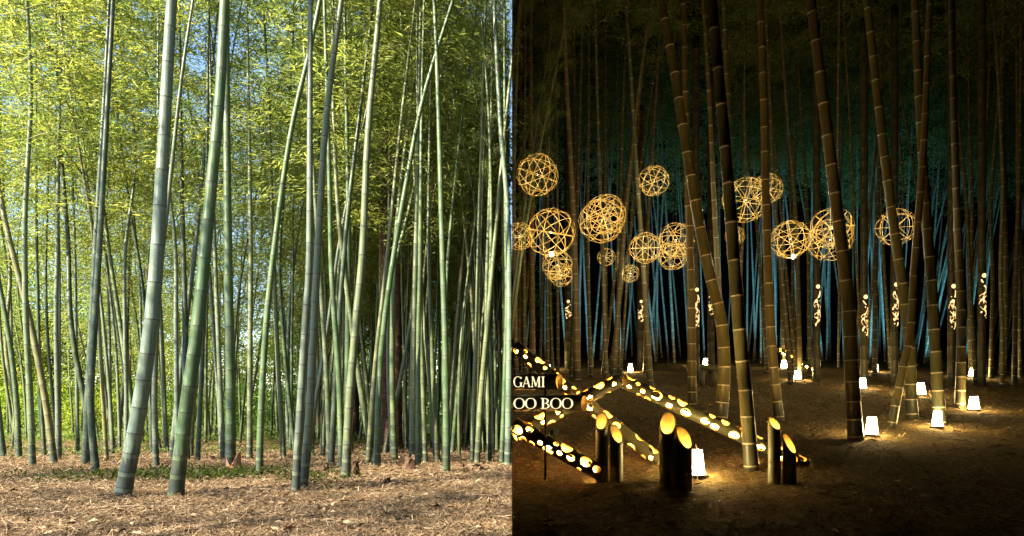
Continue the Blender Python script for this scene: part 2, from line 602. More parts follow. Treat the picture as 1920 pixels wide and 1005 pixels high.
def bamboo(base, pts, r0, height, label, group, tint, crown_from, rng=rnd, crown_scale=1.0, leaf_tint=(1, 1, 1), crown_var=None):
    """base world Vector on the ground, pts list of world Vectors up the culm; extended to height."""
    P = [Vector((0, 0, -0.06))] + [p - base for p in pts]
    last, prev = P[-1], P[-2]
    d = (last - prev).normalized()
    # carry the culm on to its full height, nodding gently
    while P[-1].z < height - 0.4:
        d = (d + Vector((d.x * 0.06, d.y * 0.06 + rng.uniform(-.02, .02), 0)) + Vector((rng.uniform(-.015, .015), 0, 0))).normalized()
        if d.z < 0.8:
            d = Vector((d.x * .9, d.y * .9, 0.85)).normalized()
        P.append(P[-1] + d * min(1.8, height - P[-1].z + 0.2))
    path = catmull(P, 5)
    near = base.y < 13
    if COLLECT is not None:
        me = culm_mesh(path, r0, 6, rng, 1, base.x > 0, False)
        grab(me, Matrix.Translation(base), COLLECT['culms']); bpy.data.meshes.remove(me)
        k = min(range(len(path)), key=lambda i: abs(path[i].z - crown_from))
        a, b = path[k], path[-1]
        q = (b - a).to_track_quat('Z', 'Y').to_matrix().to_4x4() @ Matrix.Rotation(rng.uniform(0, 6.28), 4, 'Z')
        grab(rng.choice(CROWNS_LO), Matrix.Translation(base + a) @ q @ Matrix.Diagonal((crown_scale, crown_scale, (b - a).length / 8.5, 1)), COLLECT['crowns'])
        return None
    root = empty('bamboo', base, label, 'bamboo', group)
    me = culm_mesh(path, r0, 14 if near else (9 if base.y < 20 else 7), rng, 0 if base.y < 18 else 1, base.x > 0)
    c = add('culm', me, root)
    tc = TINTS[tint]
    v = rng.uniform(0.82, 1.2)
    c.color = (tc[0] * v * rng.uniform(.9, 1.12), tc[1] * v, tc[2] * v * rng.uniform(.85, 1.15), 1)
    if crown_from is not None:
        # crown sits on the upper culm
        k = min(range(len(path)), key=lambda i: abs(path[i].z - crown_from))
        a, b = path[k], path[-1]
        L = (b - a).length
        cm = rng.choice(CROWNS) if crown_var is None else CROWNS[crown_var]
        cr = add('crown', cm, root)
        q = (b - a).to_track_quat('Z', 'Y')
        s = L / 8.5
        cr.location = a
        cr.rotation_mode = 'QUATERNION'
        from mathutils import Quaternion
        cr.rotation_quaternion = q @ Quaternion((0, 0, 1), rng.uniform(0, 6.28))
        mx_ = min(abs((base + a).x), abs((base + b).x)) if (base + a).x * (base + b).x > 0 else 0.3
        crown_scale = max(0.22, min(crown_scale, (mx_ - 0.1) / 1.9))
        cr.scale = (crown_scale, crown_scale, s)
        cr.color = (*leaf_tint, 1)
    return root

def culm_px(pp, wpx, label, tint, night=False, group=None, height=None, crown=None, dz=0.0):
    f = znight if night else zday
    Z = f(pp[0][1])
    b = wp(pp[0][0], pp[0][1], Z)
    b.z = ground_h(b.x, b.y, night)
    pts = []
    for i, (x, y) in enumerate(pp[1:]):
        Zi = Z + dz * (i + 1)
        pts.append(wp(x, y, Zi))
    h = height or rnd.uniform(11.5, 14)
    cf = crown if crown is not None else max(6.0, 1.2 + 0.62 * Z)
    return bamboo(b, pts, wpx / F * Z / 2, h, label, group, tint, cf, rnd, 0.55 if Z < 12 else 0.9)

# --- the culms of the daylight half that stand out
G1 = None
DAY = [
    ([(228, 932), (262, 760), (288, 560), (305, 300), (322, 0)], 28, 'grey', 'thickest leaning culm, grey-green and waxy above, foremost at left of the daylight half'),
    ([(328, 932), (350, 760), (372, 600), (398, 330), (412, 180), (421, 0)], 26, 'green', 'thick dark green culm bowed right, standing just right of the thick grey culm'),
    ([(160, 872), (168, 700), (180, 450), (195, 200), (206, -20)], 14, 'dark', 'dark culm at left, the rear one of the crossing pair'),  # dark tint of this crossing pair stands for the shade on it
    ([(182, 890), (170, 760), (178, 600), (190, 400), (204, 150), (212, 0)], 13, 'dark', 'dark culm with kinked foot at left, front one of the crossing pair'),
    ([(432, 885), (432, 700), (428, 500), (425, 200), (425, 0)], 19, 'green', 'straight green culm with a torn orange sheath at its foot'),
    ([(554, 921), (562, 780), (573, 600), (580, 480), (581, 200), (582, 0)], 15, 'grey', 'foremost centre culm with blackened foot, rising straight'),
    ([(568, 912), (580, 780), (592, 550), (597, 450), (612, 220), (640, 0)], 16, 'light', 'pale culm leaning right close behind the black-footed centre culm'),
    ([(648, 900), (655, 760), (668, 600), (680, 470), (690, 250), (713, 0)], 17, 'light', 'pale green bowed culm with grass tuft at its foot, leaning right'),
    ([(652, 868), (652, 640), (653, 400), (648, 120)], 13, 'green', 'upright green culm directly behind the pale bowed culm'),
    ([(837, 885), (836, 700), (829, 450), (822, 200), (816, 40)], 14, 'green', 'upright lone green culm at the right front of the daylight half'),
    ([(952, 872), (955, 600), (952, 400), (938, 230), (926, 0)], 13, 'grey', 'grey culm leaning left at the right edge of the daylight half'),
    ([(707, 876), (712, 700), (732, 520), (775, 270), (800, 160), (840, 30)], 13, 'green', 'green culm leaning far to the right across its neighbours'),
    ([(690, 858), (702, 720), (725, 560), (765, 400), (800, 250)], 10, 'light', 'thin pale culm leaning right beside the far-leaning green culm'),
    ([(486, 893), (490, 760), (500, 600), (515, 460), (545, 250), (582, 90), (600, 0)], 13, 'green', 'slim green culm that sweeps right in its upper half, left of centre'),
    ([(468, 862), (469, 640), (470, 450), (466, 200), (464, 60)], 11, 'light', 'straight pale culm just left of the sweeping slim culm'),
    ([(773, 868), (775, 650), (780, 450), (785, 200)], 13, 'light', 'thick pale culm in the clump right of the dark cedar trunk'),
    ([(784, 872), (784, 660), (788, 470), (790, 250)], 10, 'green', 'slim green culm touching the thick pale clump culm'),
    ([(798, 868), (792, 700), (786, 500), (784, 300)], 9, 'light', 'slim culm of the clump right of the cedar, leaning slightly left'),
    ([(817, 858), (806, 720), (792, 560), (782, 400)], 9, 'light', 'slim culm with foot splayed right beside the lone green culm'),
    ([(293, 876), (290, 720), (300, 520), (318, 350), (340, 150), (362, 0)], 11, 'grey', 'grey culm seen behind the thickest culm, leaning right'),
    ([(350, 862), (347, 600), (342, 400), (338, 160)], 12, 'dark', 'dark straight culm between the two thick front culms'),
    ([(370, 864), (378, 700), (384, 520), (388, 300)], 9, 'dark', 'dark slim culm close behind the thick bowed culm'),
    ([(36, 858), (31, 750), (15, 620), (-12, 480)], 10, 'green', 'green culm leaning left off the left edge of the picture'),
    ([(84, 855), (75, 700), (69, 450), (68, 0)], 7, 'dark', 'thin dark upright culm near the left edge'),
    ([(112, 855), (111, 650), (110, 450), (96, 200)], 7, 'grey', 'thin grey culm between the thin dark culm and the crossing pair'),
    ([(146, 852), (143, 650), (140, 450), (132, 250)], 7, 'grey', 'thin grey culm just left of the crossing dark pair'),
    ([(285, 852), (280, 700), (268, 540), (245, 400), (225, 250), (208, 100)], 8, 'dark', 'thin culm leaning left behind the thickest culm'),
    ([(418, 862), (412, 700), (404, 500), (398, 330)], 10, 'grey', 'grey culm leaning left just behind the orange-sheathed culm'),
    ([(532, 857), (522, 700), (514, 520), (508, 320)], 10, 'light', 'pale culm with yellow foot leaning left, left of the black-footed culm'),
    ([(618, 868), (612, 700), (600, 520), (588, 330)], 10, 'light', 'pale culm leaning left, right of the crossing grey pair'),
    ([(640, 880), (636, 720), (622, 520), (618, 350)], 12, 'green', 'green culm bowed left just left of the pale bowed culm'),
    ([(690, 870), (702, 700), (722, 520), (736, 380)], 10, 'yellow', 'yellow-green culm leaning right, right of the pale bowed culm'),
    ([(886, 866), (890, 720), (896, 500), (902, 300)], 10, 'light', 'pale culm in the right rear clump, nearly upright'),
    ([(894, 868), (902, 740), (918, 560), (934, 380)], 11, 'light', 'pale yellow-green culm leaning right in the right rear clump'),
    ([(918, 864), (914, 720), (912, 560), (918, 350)], 9, 'light', 'slim pale culm between the leaning pair at far right of the daylight half'),
    ([(940, 868), (946, 720), (950, 560), (948, 440)], 9, 'green', 'slim green culm close to the right edge of the daylight half'),
    ([(735, 852), (728, 700), (728, 500), (730, 300)], 8, 'grey', 'slim grey culm standing before the red-brown cedar trunk'),
]
for pp, wpx, tint, lab in DAY:
    culm_px(pp, wpx, lab, tint)

# --- the many slim culms behind, daylight half
LM_DAY = [(75, 'thin dark left culm'), (172, 'crossing dark pair'), (268, 'thickest grey culm'), (357, 'thick bowed culm'), (432, 'orange-sheathed culm'), (492, 'sweeping slim culm'),
          (568, 'black-footed culm'), (657, 'pale bowed culm'), (722, 'red-brown cedar trunk'), (775, 'thick pale clump culm'), (836, 'lone green culm'), (905, 'right rear leaning pair')]
LM_NIGHT = [(1000, 'upper left ball'), (1080, 'bright tan culm'), (1140, 'large middle balls'), (1226, 'upper middle ball'), (1297, 'straight middle culm'), (1352, 'bent-footed culm'), (1395, 'foremost night culm'),
            (1450, 'right cut posts'), (1490, 'slim tan crossing culm'), (1598, 'thick right culm'), (1690, 'rightmost ball'), (1755, 'culm with lantern at its foot'), (1800, 'straight right culm'), (1880, 'broad dark culm')]
WORD = {'green': 'green', 'dark': 'dark green', 'grey': 'grey-green', 'light': 'pale green', 'yellow': 'yellowish', 'shade': 'brownish', 'night': 'olive', 'pale': 'pale', 'tan': 'tan'}
def which(px, lean, tint, LM, lead):
    p, nm = min(LM, key=lambda q: abs(q[0] - px))
    ln = 'leaning left' if lean < -0.035 else ('leaning right' if lean > 0.035 else 'upright')
    return '%s %s culm, %s, just %s of the %s' % (lead, WORD[tint], ln, 'left' if px < p else 'right', nm)

def fill_day(n, zlo, zhi, seed, xlo=-60, xhi=952, thin=1.0):
    rg = random.Random(seed)
    i = 0
    tries = 0
    placed = []
    while i < n and tries < 5000:
        tries += 1
        Z = zlo + (zhi - zlo) * rg.random() ** 0.8
        px = rg.uniform(xlo, xhi)
        if px < 190 and Z > 19 and rg.random() < 0.55:
            continue
        if (455 < px < 545 or 300 < px < 340) and Z > 18 and rg.random() < 0.75:
            continue
        X = (px - 960) / F * Z
        if any((X - a) ** 2 + (Z - b) ** 2 < 0.12 for a, b in placed):
            continue
        placed.append((X, Z))
        b = Vector((X, Z, ground_h(X, Z, False)))
        lean = rg.gauss(0.0, 0.065) + (-0.06 if px < 330 else 0.0) + (0.03 if px > 560 else 0)
        bow = rg.gauss(0, 0.02)
        H = rg.uniform(11, 15.5) + (Z - 18) * 0.12
        pts = []
        for hh in (1.2, 2.8, 4.6, 6.8, 9.0):
            pts.append(b + Vector((lean * hh + bow * hh * (hh - 5) * .4, rg.gauss(0, .02) * hh, hh)))
        tint = rg.choice(['light', 'yellow', 'grey', 'dark'] if px < 300 else (['light', 'green', 'grey', 'light', 'dark'] if px < 640 else ['light', 'green', 'grey', 'light', 'yellow']))
        far = Z > 21
        lab2 = which(px, lean, tint, LM_DAY, 'far thin' if far else 'slim')
        cf = rg.uniform(3.9, 6.0) if Z < 20 else rg.uniform(2.4, 4.8)
        if px > 560: cf += 0.6
        warm = (1.14, 1.10, 1.0) if px < 480 else (1.0, 1.0, 1.0)  # left crowns tinted brighter to stand for sun glowing through the leaves
        bamboo(b, pts, thin * rg.uniform(0.038, 0.066), H, lab2, 'slim culms of the daylight thicket', tint, cf, rg, rg.uniform(0.9, 1.3), warm)
        i += 1
fill_day(56, 11.5, 20, 5)
fill_day(34, 13.5, 24, 8, 560, 955)
fill_day(50, 20, 27, 6)
collect()
fill_day(62, 25, 34, 12)
fill_day(48, 21, 33, 9, 520, 955, 0.75)
fill_day(16, 17, 25, 13, 830, 955, 0.8)
fill_day(14, 14, 19, 14, 850, 955, 0.7)
thicket('mass of thin far culms and foliage at the back of the daylight grove', 'light', (1.08, 1.06, 1.0), False, Vector((-10, 29, gday(29))))

# --- unseen culms added left of the picture to dapple the light
rg = random.Random(77)
collect()
for i in range(17):
    if i < 5:
        Y = rg.uniform(6, 18); X = -0.8 * Y - rg.uniform(2.0, 8)
    else:
        Y = rg.uniform(-6, 5); X = rg.uniform(-19, -7.5)
    b = Vector((X, Y, gday(max(Y, 2.3))))
    pts = [b + Vector((rg.gauss(0, .03) * h, rg.gauss(0, .02) * h, h)) for h in (2, 4.5, 7)]
    bamboo(b, pts, 0.06, rg.uniform(11, 14), 'unseen bamboo culm added left of the picture to dapple the daylight grove', 'daylight culms beyond the left edge', 'green', rg.uniform(4.8, 6.5), rg, 1.15)
thicket('unseen bamboo added left of the picture to dapple the daylight grove', 'green', (1, 1, 1), False, Vector((-12, 2, .26)))
side = add('side_ground', mesh_np('side_ground', np.array([(-60, -14, .265), (-2.32, -14, .265), (-2.32, 2.3, .262), (-60, 2.3, .262)]), [(0, 1, 2, 3)], [M_gday]))
tag(side, 'mulch ground left of the viewer outside the picture', None, None, 'structure')

# ------------------------------------------------------------------ trees behind the daylight grove
def cedar(px, Z, r0, H, label, crown_from, bark_only=False):
    X = (px - 960) / F * Z
    b = Vector((X, Z, ground_h(X, Z, False)))
    root = empty('cedar_tree', b, label, 'tree', 'conifers behind the daylight grove')
    path = [Vector((0, 0, -0.1)), Vector((0, 0, .25)), Vector((0, 0, 1.0)), Vector((.03, 0, 4)), Vector((.05, 0, H * .6)), Vector((.05, 0, H))]
    rr = [r0 * 1.5, r0 * 1.2, r0 * 1.05, r0 * .9, r0 * .55, 0.03]
    add('trunk', tube_mesh('trunk', path, rr, 14, [M_bark]), root)
    cm = crown_mesh('conifer_crown', int(px) + 3, H - crown_from, 46, 2.1, 0.26, 0.06, 22, M_conifer)
    add('crown', cm, root, (0.05, 0, crown_from))
cedar(722, 16.0, 0.17, 17, 'red-brown cedar trunk standing among the daylight culms', 10.5)
cedar(742, 17.5, 0.16, 16, 'dark cedar trunk close right of the red-brown cedar', 11.0)
cedar(664, 26, 0.2, 9, 'red-brown cedar trunk far behind the pale bowed culm', 3.5)
cedar(878, 24, 0.16, 12, 'brown cedar trunk behind the right rear clump of culms', 8.0)
cedar(600, 35, 0.2, 8, 'dark conifer far behind the centre of the daylight half', 1.5)

def tree_crown(seed):
    r = np.random.RandomState(seed)
    cl = []
    for i in range(46):
        d = r.randn(3); d /= np.linalg.norm(d)
        cl.append(d * r.rand() ** .4 * np.array([3.0, 3.0, 4.2]))
    V = []
    for c in cl:
        n = 170
        p = c + r.randn(n, 3) * np.array([.62, .62, .42])
        d = r.randn(n, 3) + np.array([0, 0, -.3]); d /= np.linalg.norm(d, axis=1)[:, None]
        V.append(leaf_quads(p, d, .22 * (.6 + .7 * r.rand(n)), .10 * (.6 + .7 * r.rand(n)), r))
    V = np.concatenate(V).reshape(-1, 3)
    return mesh_np('tree_leaves', V, np.arange(len(V)).reshape(-1, 4), [M_shrub])
TC = [tree_crown(70 + i) for i in range(3)]
rgt = random.Random(31)
trunk_me = tube_mesh('trunk', [Vector((0, 0, -.2)), Vector((0, 0, .6)), Vector((.1, 0, 3)), Vector((0, .1, 6)), Vector((0, 0, 8))], [.3, .22, .18, .12, .04], 9, [M_bark])
for i, (px, Z) in enumerate([(-90, 40), (15, 41), (100, 42), (-40, 46), (60, 52), (150, 44), (235, 54), (300, 43), (372, 50), (440, 42), (520, 47), (590, 43), (650, 49), (715, 42), (780, 46), (850, 42), (905, 47), (945, 42)]):
    X = (px - 960) / F * Z
    root = empty('broadleaf_tree', (X, Z, gday(34) - (Z - 34) / 366.0), 'sunlit yellow-green broadleaf tree far behind the left thicket' if px < 330 else ('green broadleaf tree far behind the centre thicket' if px < 640 else 'shaded broadleaf tree far behind the cedar trunks'), 'tree',
                 'broadleaf trees behind the left thicket' if px < 330 else ('broadleaf trees behind the centre thicket' if px < 640 else 'broadleaf trees behind the right thicket'))
    add('trunk', trunk_me, root)
    k_ = rgt.uniform(.95, 1.25)
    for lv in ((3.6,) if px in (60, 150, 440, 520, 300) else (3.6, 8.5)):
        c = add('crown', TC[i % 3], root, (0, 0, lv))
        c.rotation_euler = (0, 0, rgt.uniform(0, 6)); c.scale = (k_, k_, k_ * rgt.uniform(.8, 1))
        c.color = (1.75, 1.5, .85, 1) if px < 330 else (1.15, 1.15, .9, 1)  # far left leaf tint raised to imitate the sunny glow there

def shrub(px, Z, rad, h, label, seed, tint=(1, 1, 1), group='shrubs beyond the daylight grove'):
    r = np.random.RandomState(seed)
    X = (px - 960) / F * Z
    b = Vector((X, Z, gday(Z)))
    root = empty('shrub', b, label, 'shrub', group)
    n = 2600
    d = r.randn(n, 3)
    d /= np.linalg.norm(d, axis=1)[:, None]
    rr = (0.45 + 0.6 * r.rand(n)) * (1 + 0.25 * np.sin(d[:, 0] * 5 + seed) * np.cos(d[:, 2] * 4))
    p = d * rr[:, None] * np.array([rad, rad, h * .55]) + np.array([0, 0, h * .5])
    p[:, 2] = np.maximum(p[:, 2], 0.02)
    dd = d + r.randn(n, 3) * 0.7
    dd /= np.linalg.norm(dd, axis=1)[:, None]
    V = leaf_quads(p, dd, 0.16 * (0.6 + r.rand(n)), 0.075 * (0.6 + r.rand(n)), r).reshape(-1, 3)
    c = add('crown', mesh_np('shrub_leaves', V, np.arange(n * 4).reshape(n, 4), [M_shrub]), root)
    c.color = (*tint, 1)
    for q in range(4):
        an = q * 1.6 + seed
        tp = Vector((math.cos(an) * rad * .5, math.sin(an) * rad * .5, h * .7))
        add('stem', tube_mesh('stem', [Vector((0, 0, -.05)), tp * .5 + Vector((0, 0, .05)), tp], [.03, .02, .008], 5, [M_twig]), root)
sh = [(20, 36, 2.0, 2.6), (95, 39, 2.2, 3.0), (165, 35, 1.7, 2.2), (235, 37, 2.2, 2.8), (310, 36, 2.0, 2.6), (385, 38, 2.3, 3.0), (455, 36, 2.2, 3.0), (530, 38, 2.4, 3.2)]
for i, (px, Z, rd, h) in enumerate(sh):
    shrub(px, Z, rd, h, 'bright yellow-green shrub in the sun behind the left thicket' if px < 330 else 'green shrub behind the thicket left of the centre culms', 40 + i, (1.8, 1.6, 1.0) if px < 330 else (1.1, 1.1, 1),  # sunshine on the left shrubs is put into a brighter leaf tint
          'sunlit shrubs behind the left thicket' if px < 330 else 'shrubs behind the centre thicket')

# low ground cover round the feet of the thick culms
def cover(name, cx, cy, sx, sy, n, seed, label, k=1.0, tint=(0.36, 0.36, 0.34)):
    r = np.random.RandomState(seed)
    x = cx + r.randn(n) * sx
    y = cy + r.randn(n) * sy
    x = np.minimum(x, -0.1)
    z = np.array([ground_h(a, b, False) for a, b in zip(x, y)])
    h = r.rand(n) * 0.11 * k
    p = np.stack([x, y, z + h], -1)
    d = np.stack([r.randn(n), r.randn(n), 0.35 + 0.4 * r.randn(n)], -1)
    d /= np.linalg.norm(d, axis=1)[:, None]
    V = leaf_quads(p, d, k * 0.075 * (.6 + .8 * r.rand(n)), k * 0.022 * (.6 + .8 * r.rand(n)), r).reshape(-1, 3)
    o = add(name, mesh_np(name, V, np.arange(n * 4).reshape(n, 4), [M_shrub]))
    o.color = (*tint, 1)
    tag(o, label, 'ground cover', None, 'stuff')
cover('ground_cover', -5.0, 8.9, 0.9, 0.35, 1500, 3, 'low leafy ground cover between and behind the two thick front culms')
cover('ground_cover', -4.1, 9.3, 0.8, 0.4, 1000, 4, 'low leafy ground cover around the orange-sheathed culm')
cover('ground_cover', -2.6, 8.3, 0.25, 0.2, 260, 5, 'small grass tuft at the foot of the pale bowed culm')
cover('ground_cover', -9.0, 16.0, 2.6, 1.6, 1800, 6, 'sparse green weeds at the feet of the left thicket', 1.3, (1.0, 1.0, .9))
cover('ground_cover', -14.0, 27.0, 5.0, 4.0, 7000, 8, 'weedy undergrowth far back under the left and centre thicket', 2.2, (0.95, .9, .8))
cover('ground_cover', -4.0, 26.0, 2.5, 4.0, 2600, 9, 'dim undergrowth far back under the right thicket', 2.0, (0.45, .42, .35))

# torn orange sheath and stumps
b = wp(432, 885, zday(885) - 0.1)
sv, sf = [], []
for i in range(9):
    an = math.pi * (0.9 + i / 8 * 1.2)
    hgt = 0.24 * abs(math.cos(i / 8 * math.pi * 1.0)) + 0.09
    sv += [(math.cos(an) * .118, math.sin(an) * .118, -0.02), (math.cos(an) * .108, math.sin(an) * .108, hgt)]
for i in range(8):
    sf.append((2 * i, 2 * i + 2, 2 * i + 3, 2 * i + 1))
so = add('culm_sheath', mesh_np('culm_sheath', np.array(sv), sf, [M_sheath]), None, (b.x, zday(885), gday(zday(885)) + .01))
md = so.modifiers.new('thickness', 'SOLIDIFY'); md.thickness = 0.006
tag(so, 'torn orange-brown sheath wrapped round the foot of a green culm', 'sheath')

def stump(px, py, r0, h, label, night=False):
    Z = znight(py) if night else zday(py)
    b = wp(px, py, Z); b.z = ground_h(b.x, b.y, night)
    rg = random.Random(int(px * 7))
    vs, fs = [], []
    S = 12
    for lv, (zz, k) in enumerate(((-0.05, 1.25), (h * .3, 1.05), (h * .75, .95), (h, .9))):
        for i in range(S):
            an = i / S * 2 * math.pi
            rr = r0 * k * rg.uniform(.85, 1.15)
            jag = rg.uniform(-.35, .25) * h if lv == 3 else 0
            vs.append((math.cos(an) * rr, math.sin(an) * rr, zz + jag))
    vs.append((0, 0, h * .45))
    for lv in range(3):
        for i in range(S):
            j = (i + 1) % S
            fs.append((lv * S + i, lv * S + j, (lv + 1) * S + j, (lv + 1) * S + i))
    for i in range(S):
        fs.append((3 * S + i, 3 * S + (i + 1) % S, 4 * S))
    o = add('bamboo_stump', mesh_np('bamboo_stump', np.array(vs), fs, [M_stump]), None, b)
    tag(o, label, 'stump', 'rotten stumps on the mulch')
stump(664, 893, .07, .24, 'jagged rotten stump right beside the pale bowed culm')
stump(768, 882, .09, .2, 'dark broad stump in front of the clump right of the cedar')
stump(896, 882, .09, .08, 'low rounded stump before the right rear clump')
stump(604, 884, .10, .09, 'low dark stump behind the crossing grey culms')
stump(866, 877, .04, .09, 'small stump right of the lone green culm')
stump(720, 905, .08, .05, 'flat reddish stump on the open mulch at centre right')
stump(256, 893, .11, .07, 'dark low stump in the ground cover right of the thickest culm')
stump(397, 864, .05, .08, 'tiny dark stump behind the thick bowed culm')

def cane(px, py, L, ang, r0, label):
    Z = zday(py); b = wp(px, py, Z)
    d = Vector((math.cos(ang), math.sin(ang), 0))
    P, RRs, MI = [], [], []
    n = max(3, int(L / .25))
    for i in range(n + 1):
        q = b + d * (L * (i / n - .5)); q.z = ground_h(q.x, q.y, False) + r0 + .008
        for ds, k_ in ((-.012, 1), (0, 1.12), (.012, 1)):
            P.append(q - b + d * ds); RRs.append(r0 * k_ * (1 - .4 * i / n)); MI.append(0)
    o = add('fallen_cane', tube_mesh('fallen_cane', P, RRs, 7, [M_cane], MI[:-1]), None, b)
    tag(o, label, 'cane', 'fallen canes on the mulch')
M_cane = simple('dead_cane', (0.20, 0.15, 0.09), 0.7, 0.4, 14)
cane(300, 955, 1.1, 0.12, .008, 'thin dead cane lying just in front of the two thick culms')
cane(470, 918, .8, -0.2, .007, 'thin dead cane lying between the thick bowed culm and the black-footed culm')
cane(760, 925, .9, 0.25, .008, 'thin dead cane on the mulch in front of the broad dark stump')
cane(860, 905, .7, -0.1, .007, 'thin dead cane on the mulch right of the lone green culm')
cane(90, 905, 1.0, 0.05, .008, 'thin dead cane on the mulch at the left edge')
cane(560, 975, .6, 0.5, .006, 'short dead cane on the foreground mulch below the black-footed culm')

def shed(name, n, seed, night, mat, label):
    r = np.random.RandomState(seed)
    V = []
    for i in range(n):
        y = 4.3 * (16 / 4.3) ** r.rand(); x = r.rand() * .82 * y
        x = x + .1 if night else -x - .05
        z = ground_h(x, y, night) + .015
        an = r.rand() * 6.28; L = .06 + .10 * r.rand(); W = .02 + .03 * r.rand()
        d = np.array([math.cos(an), math.sin(an), r.randn() * .12]); sd = np.array([-math.sin(an), math.cos(an), r.randn() * .15])
        c = np.array([x, y, z])
        up = np.array([0, 0, W * .5])
        V += [c - d * L / 2, c - sd * W / 2 + up, c + d * L / 2, c + sd * W / 2 + up * .4]
    o = add(name, mesh_np(name, np.array(V), np.arange(4 * n).reshape(n, 4), [mat]))
    tag(o, label, 'leaf litter', None, 'stuff')
shed('shed_sheaths', 900, 61, False, M_litter, 'broad curled shed sheaths among the daylight straw litter')
shed('shed_sheaths', 500, 62, True, M_litter_n, 'broad curled shed sheaths on the dark night ground')

# ================================================================== NIGHT HALF
M_dark_tube = culm_material('dry_bamboo', False)
M_inner = simple('bamboo_inner_wall', (0.72, 0.46, 0.12), 0.7, 0.12, 20)
M_mouth = simple('post_inner_wall', (0.74, 0.56, 0.22), 0.7, 0.12, 20)
def strip_material():
    m, t, out = new_mat('bamboo_strip')
    d = N(t, 'ShaderNodeBsdfDiffuse'); d.inputs[0].default_value = (0.80, 0.66, 0.34, 1)
    tl = N(t, 'ShaderNodeBsdfTranslucent'); tl.inputs[0].default_value = (0.82, 0.66, 0.30, 1)
    mx = N(t, 'ShaderNodeMixShader'); mx.inputs[0].default_value = 0.6
    t.links.new(d.outputs[0], mx.inputs[1]); t.links.new(tl.outputs[0], mx.inputs[2])
    t.links.new(mx.outputs[0], out.inputs[0])
    return m
M_strip = strip_material()
WARM = (1.0, 0.66, 0.26)
M_shade = emit('lit_paper_shade', (1.0, 0.70, 0.28), 34.0)
M_rope = emit('lit_led_rope', (1.0, 0.68, 0.26), 42.0)
M_text = emit('backlit_letters', (1.0, 0.84, 0.48), 0.33)
M_cut = emit('lit_cutout', (1.0, 0.60, 0.22), 0.5)
M_bulb = emit('lit_bulb', (1.0, 0.78, 0.42), 40.0)
M_metal = simple('black_metal', (0.02, 0.02, 0.02), 0.5, 0.2)
M_base = simple('lantern_base', (0.05, 0.035, 0.025), 0.7, 0.3)

def point(name, loc, watts, color, size, parent=None):
    l = bpy.data.lights.new(name, 'POINT')
    l.energy = watts; l.color = color; l.shadow_soft_size = size
    o = bpy.data.objects.new(name, l); col.objects.link(o)
    o.location = loc
    if parent: o.parent = parent
    return o

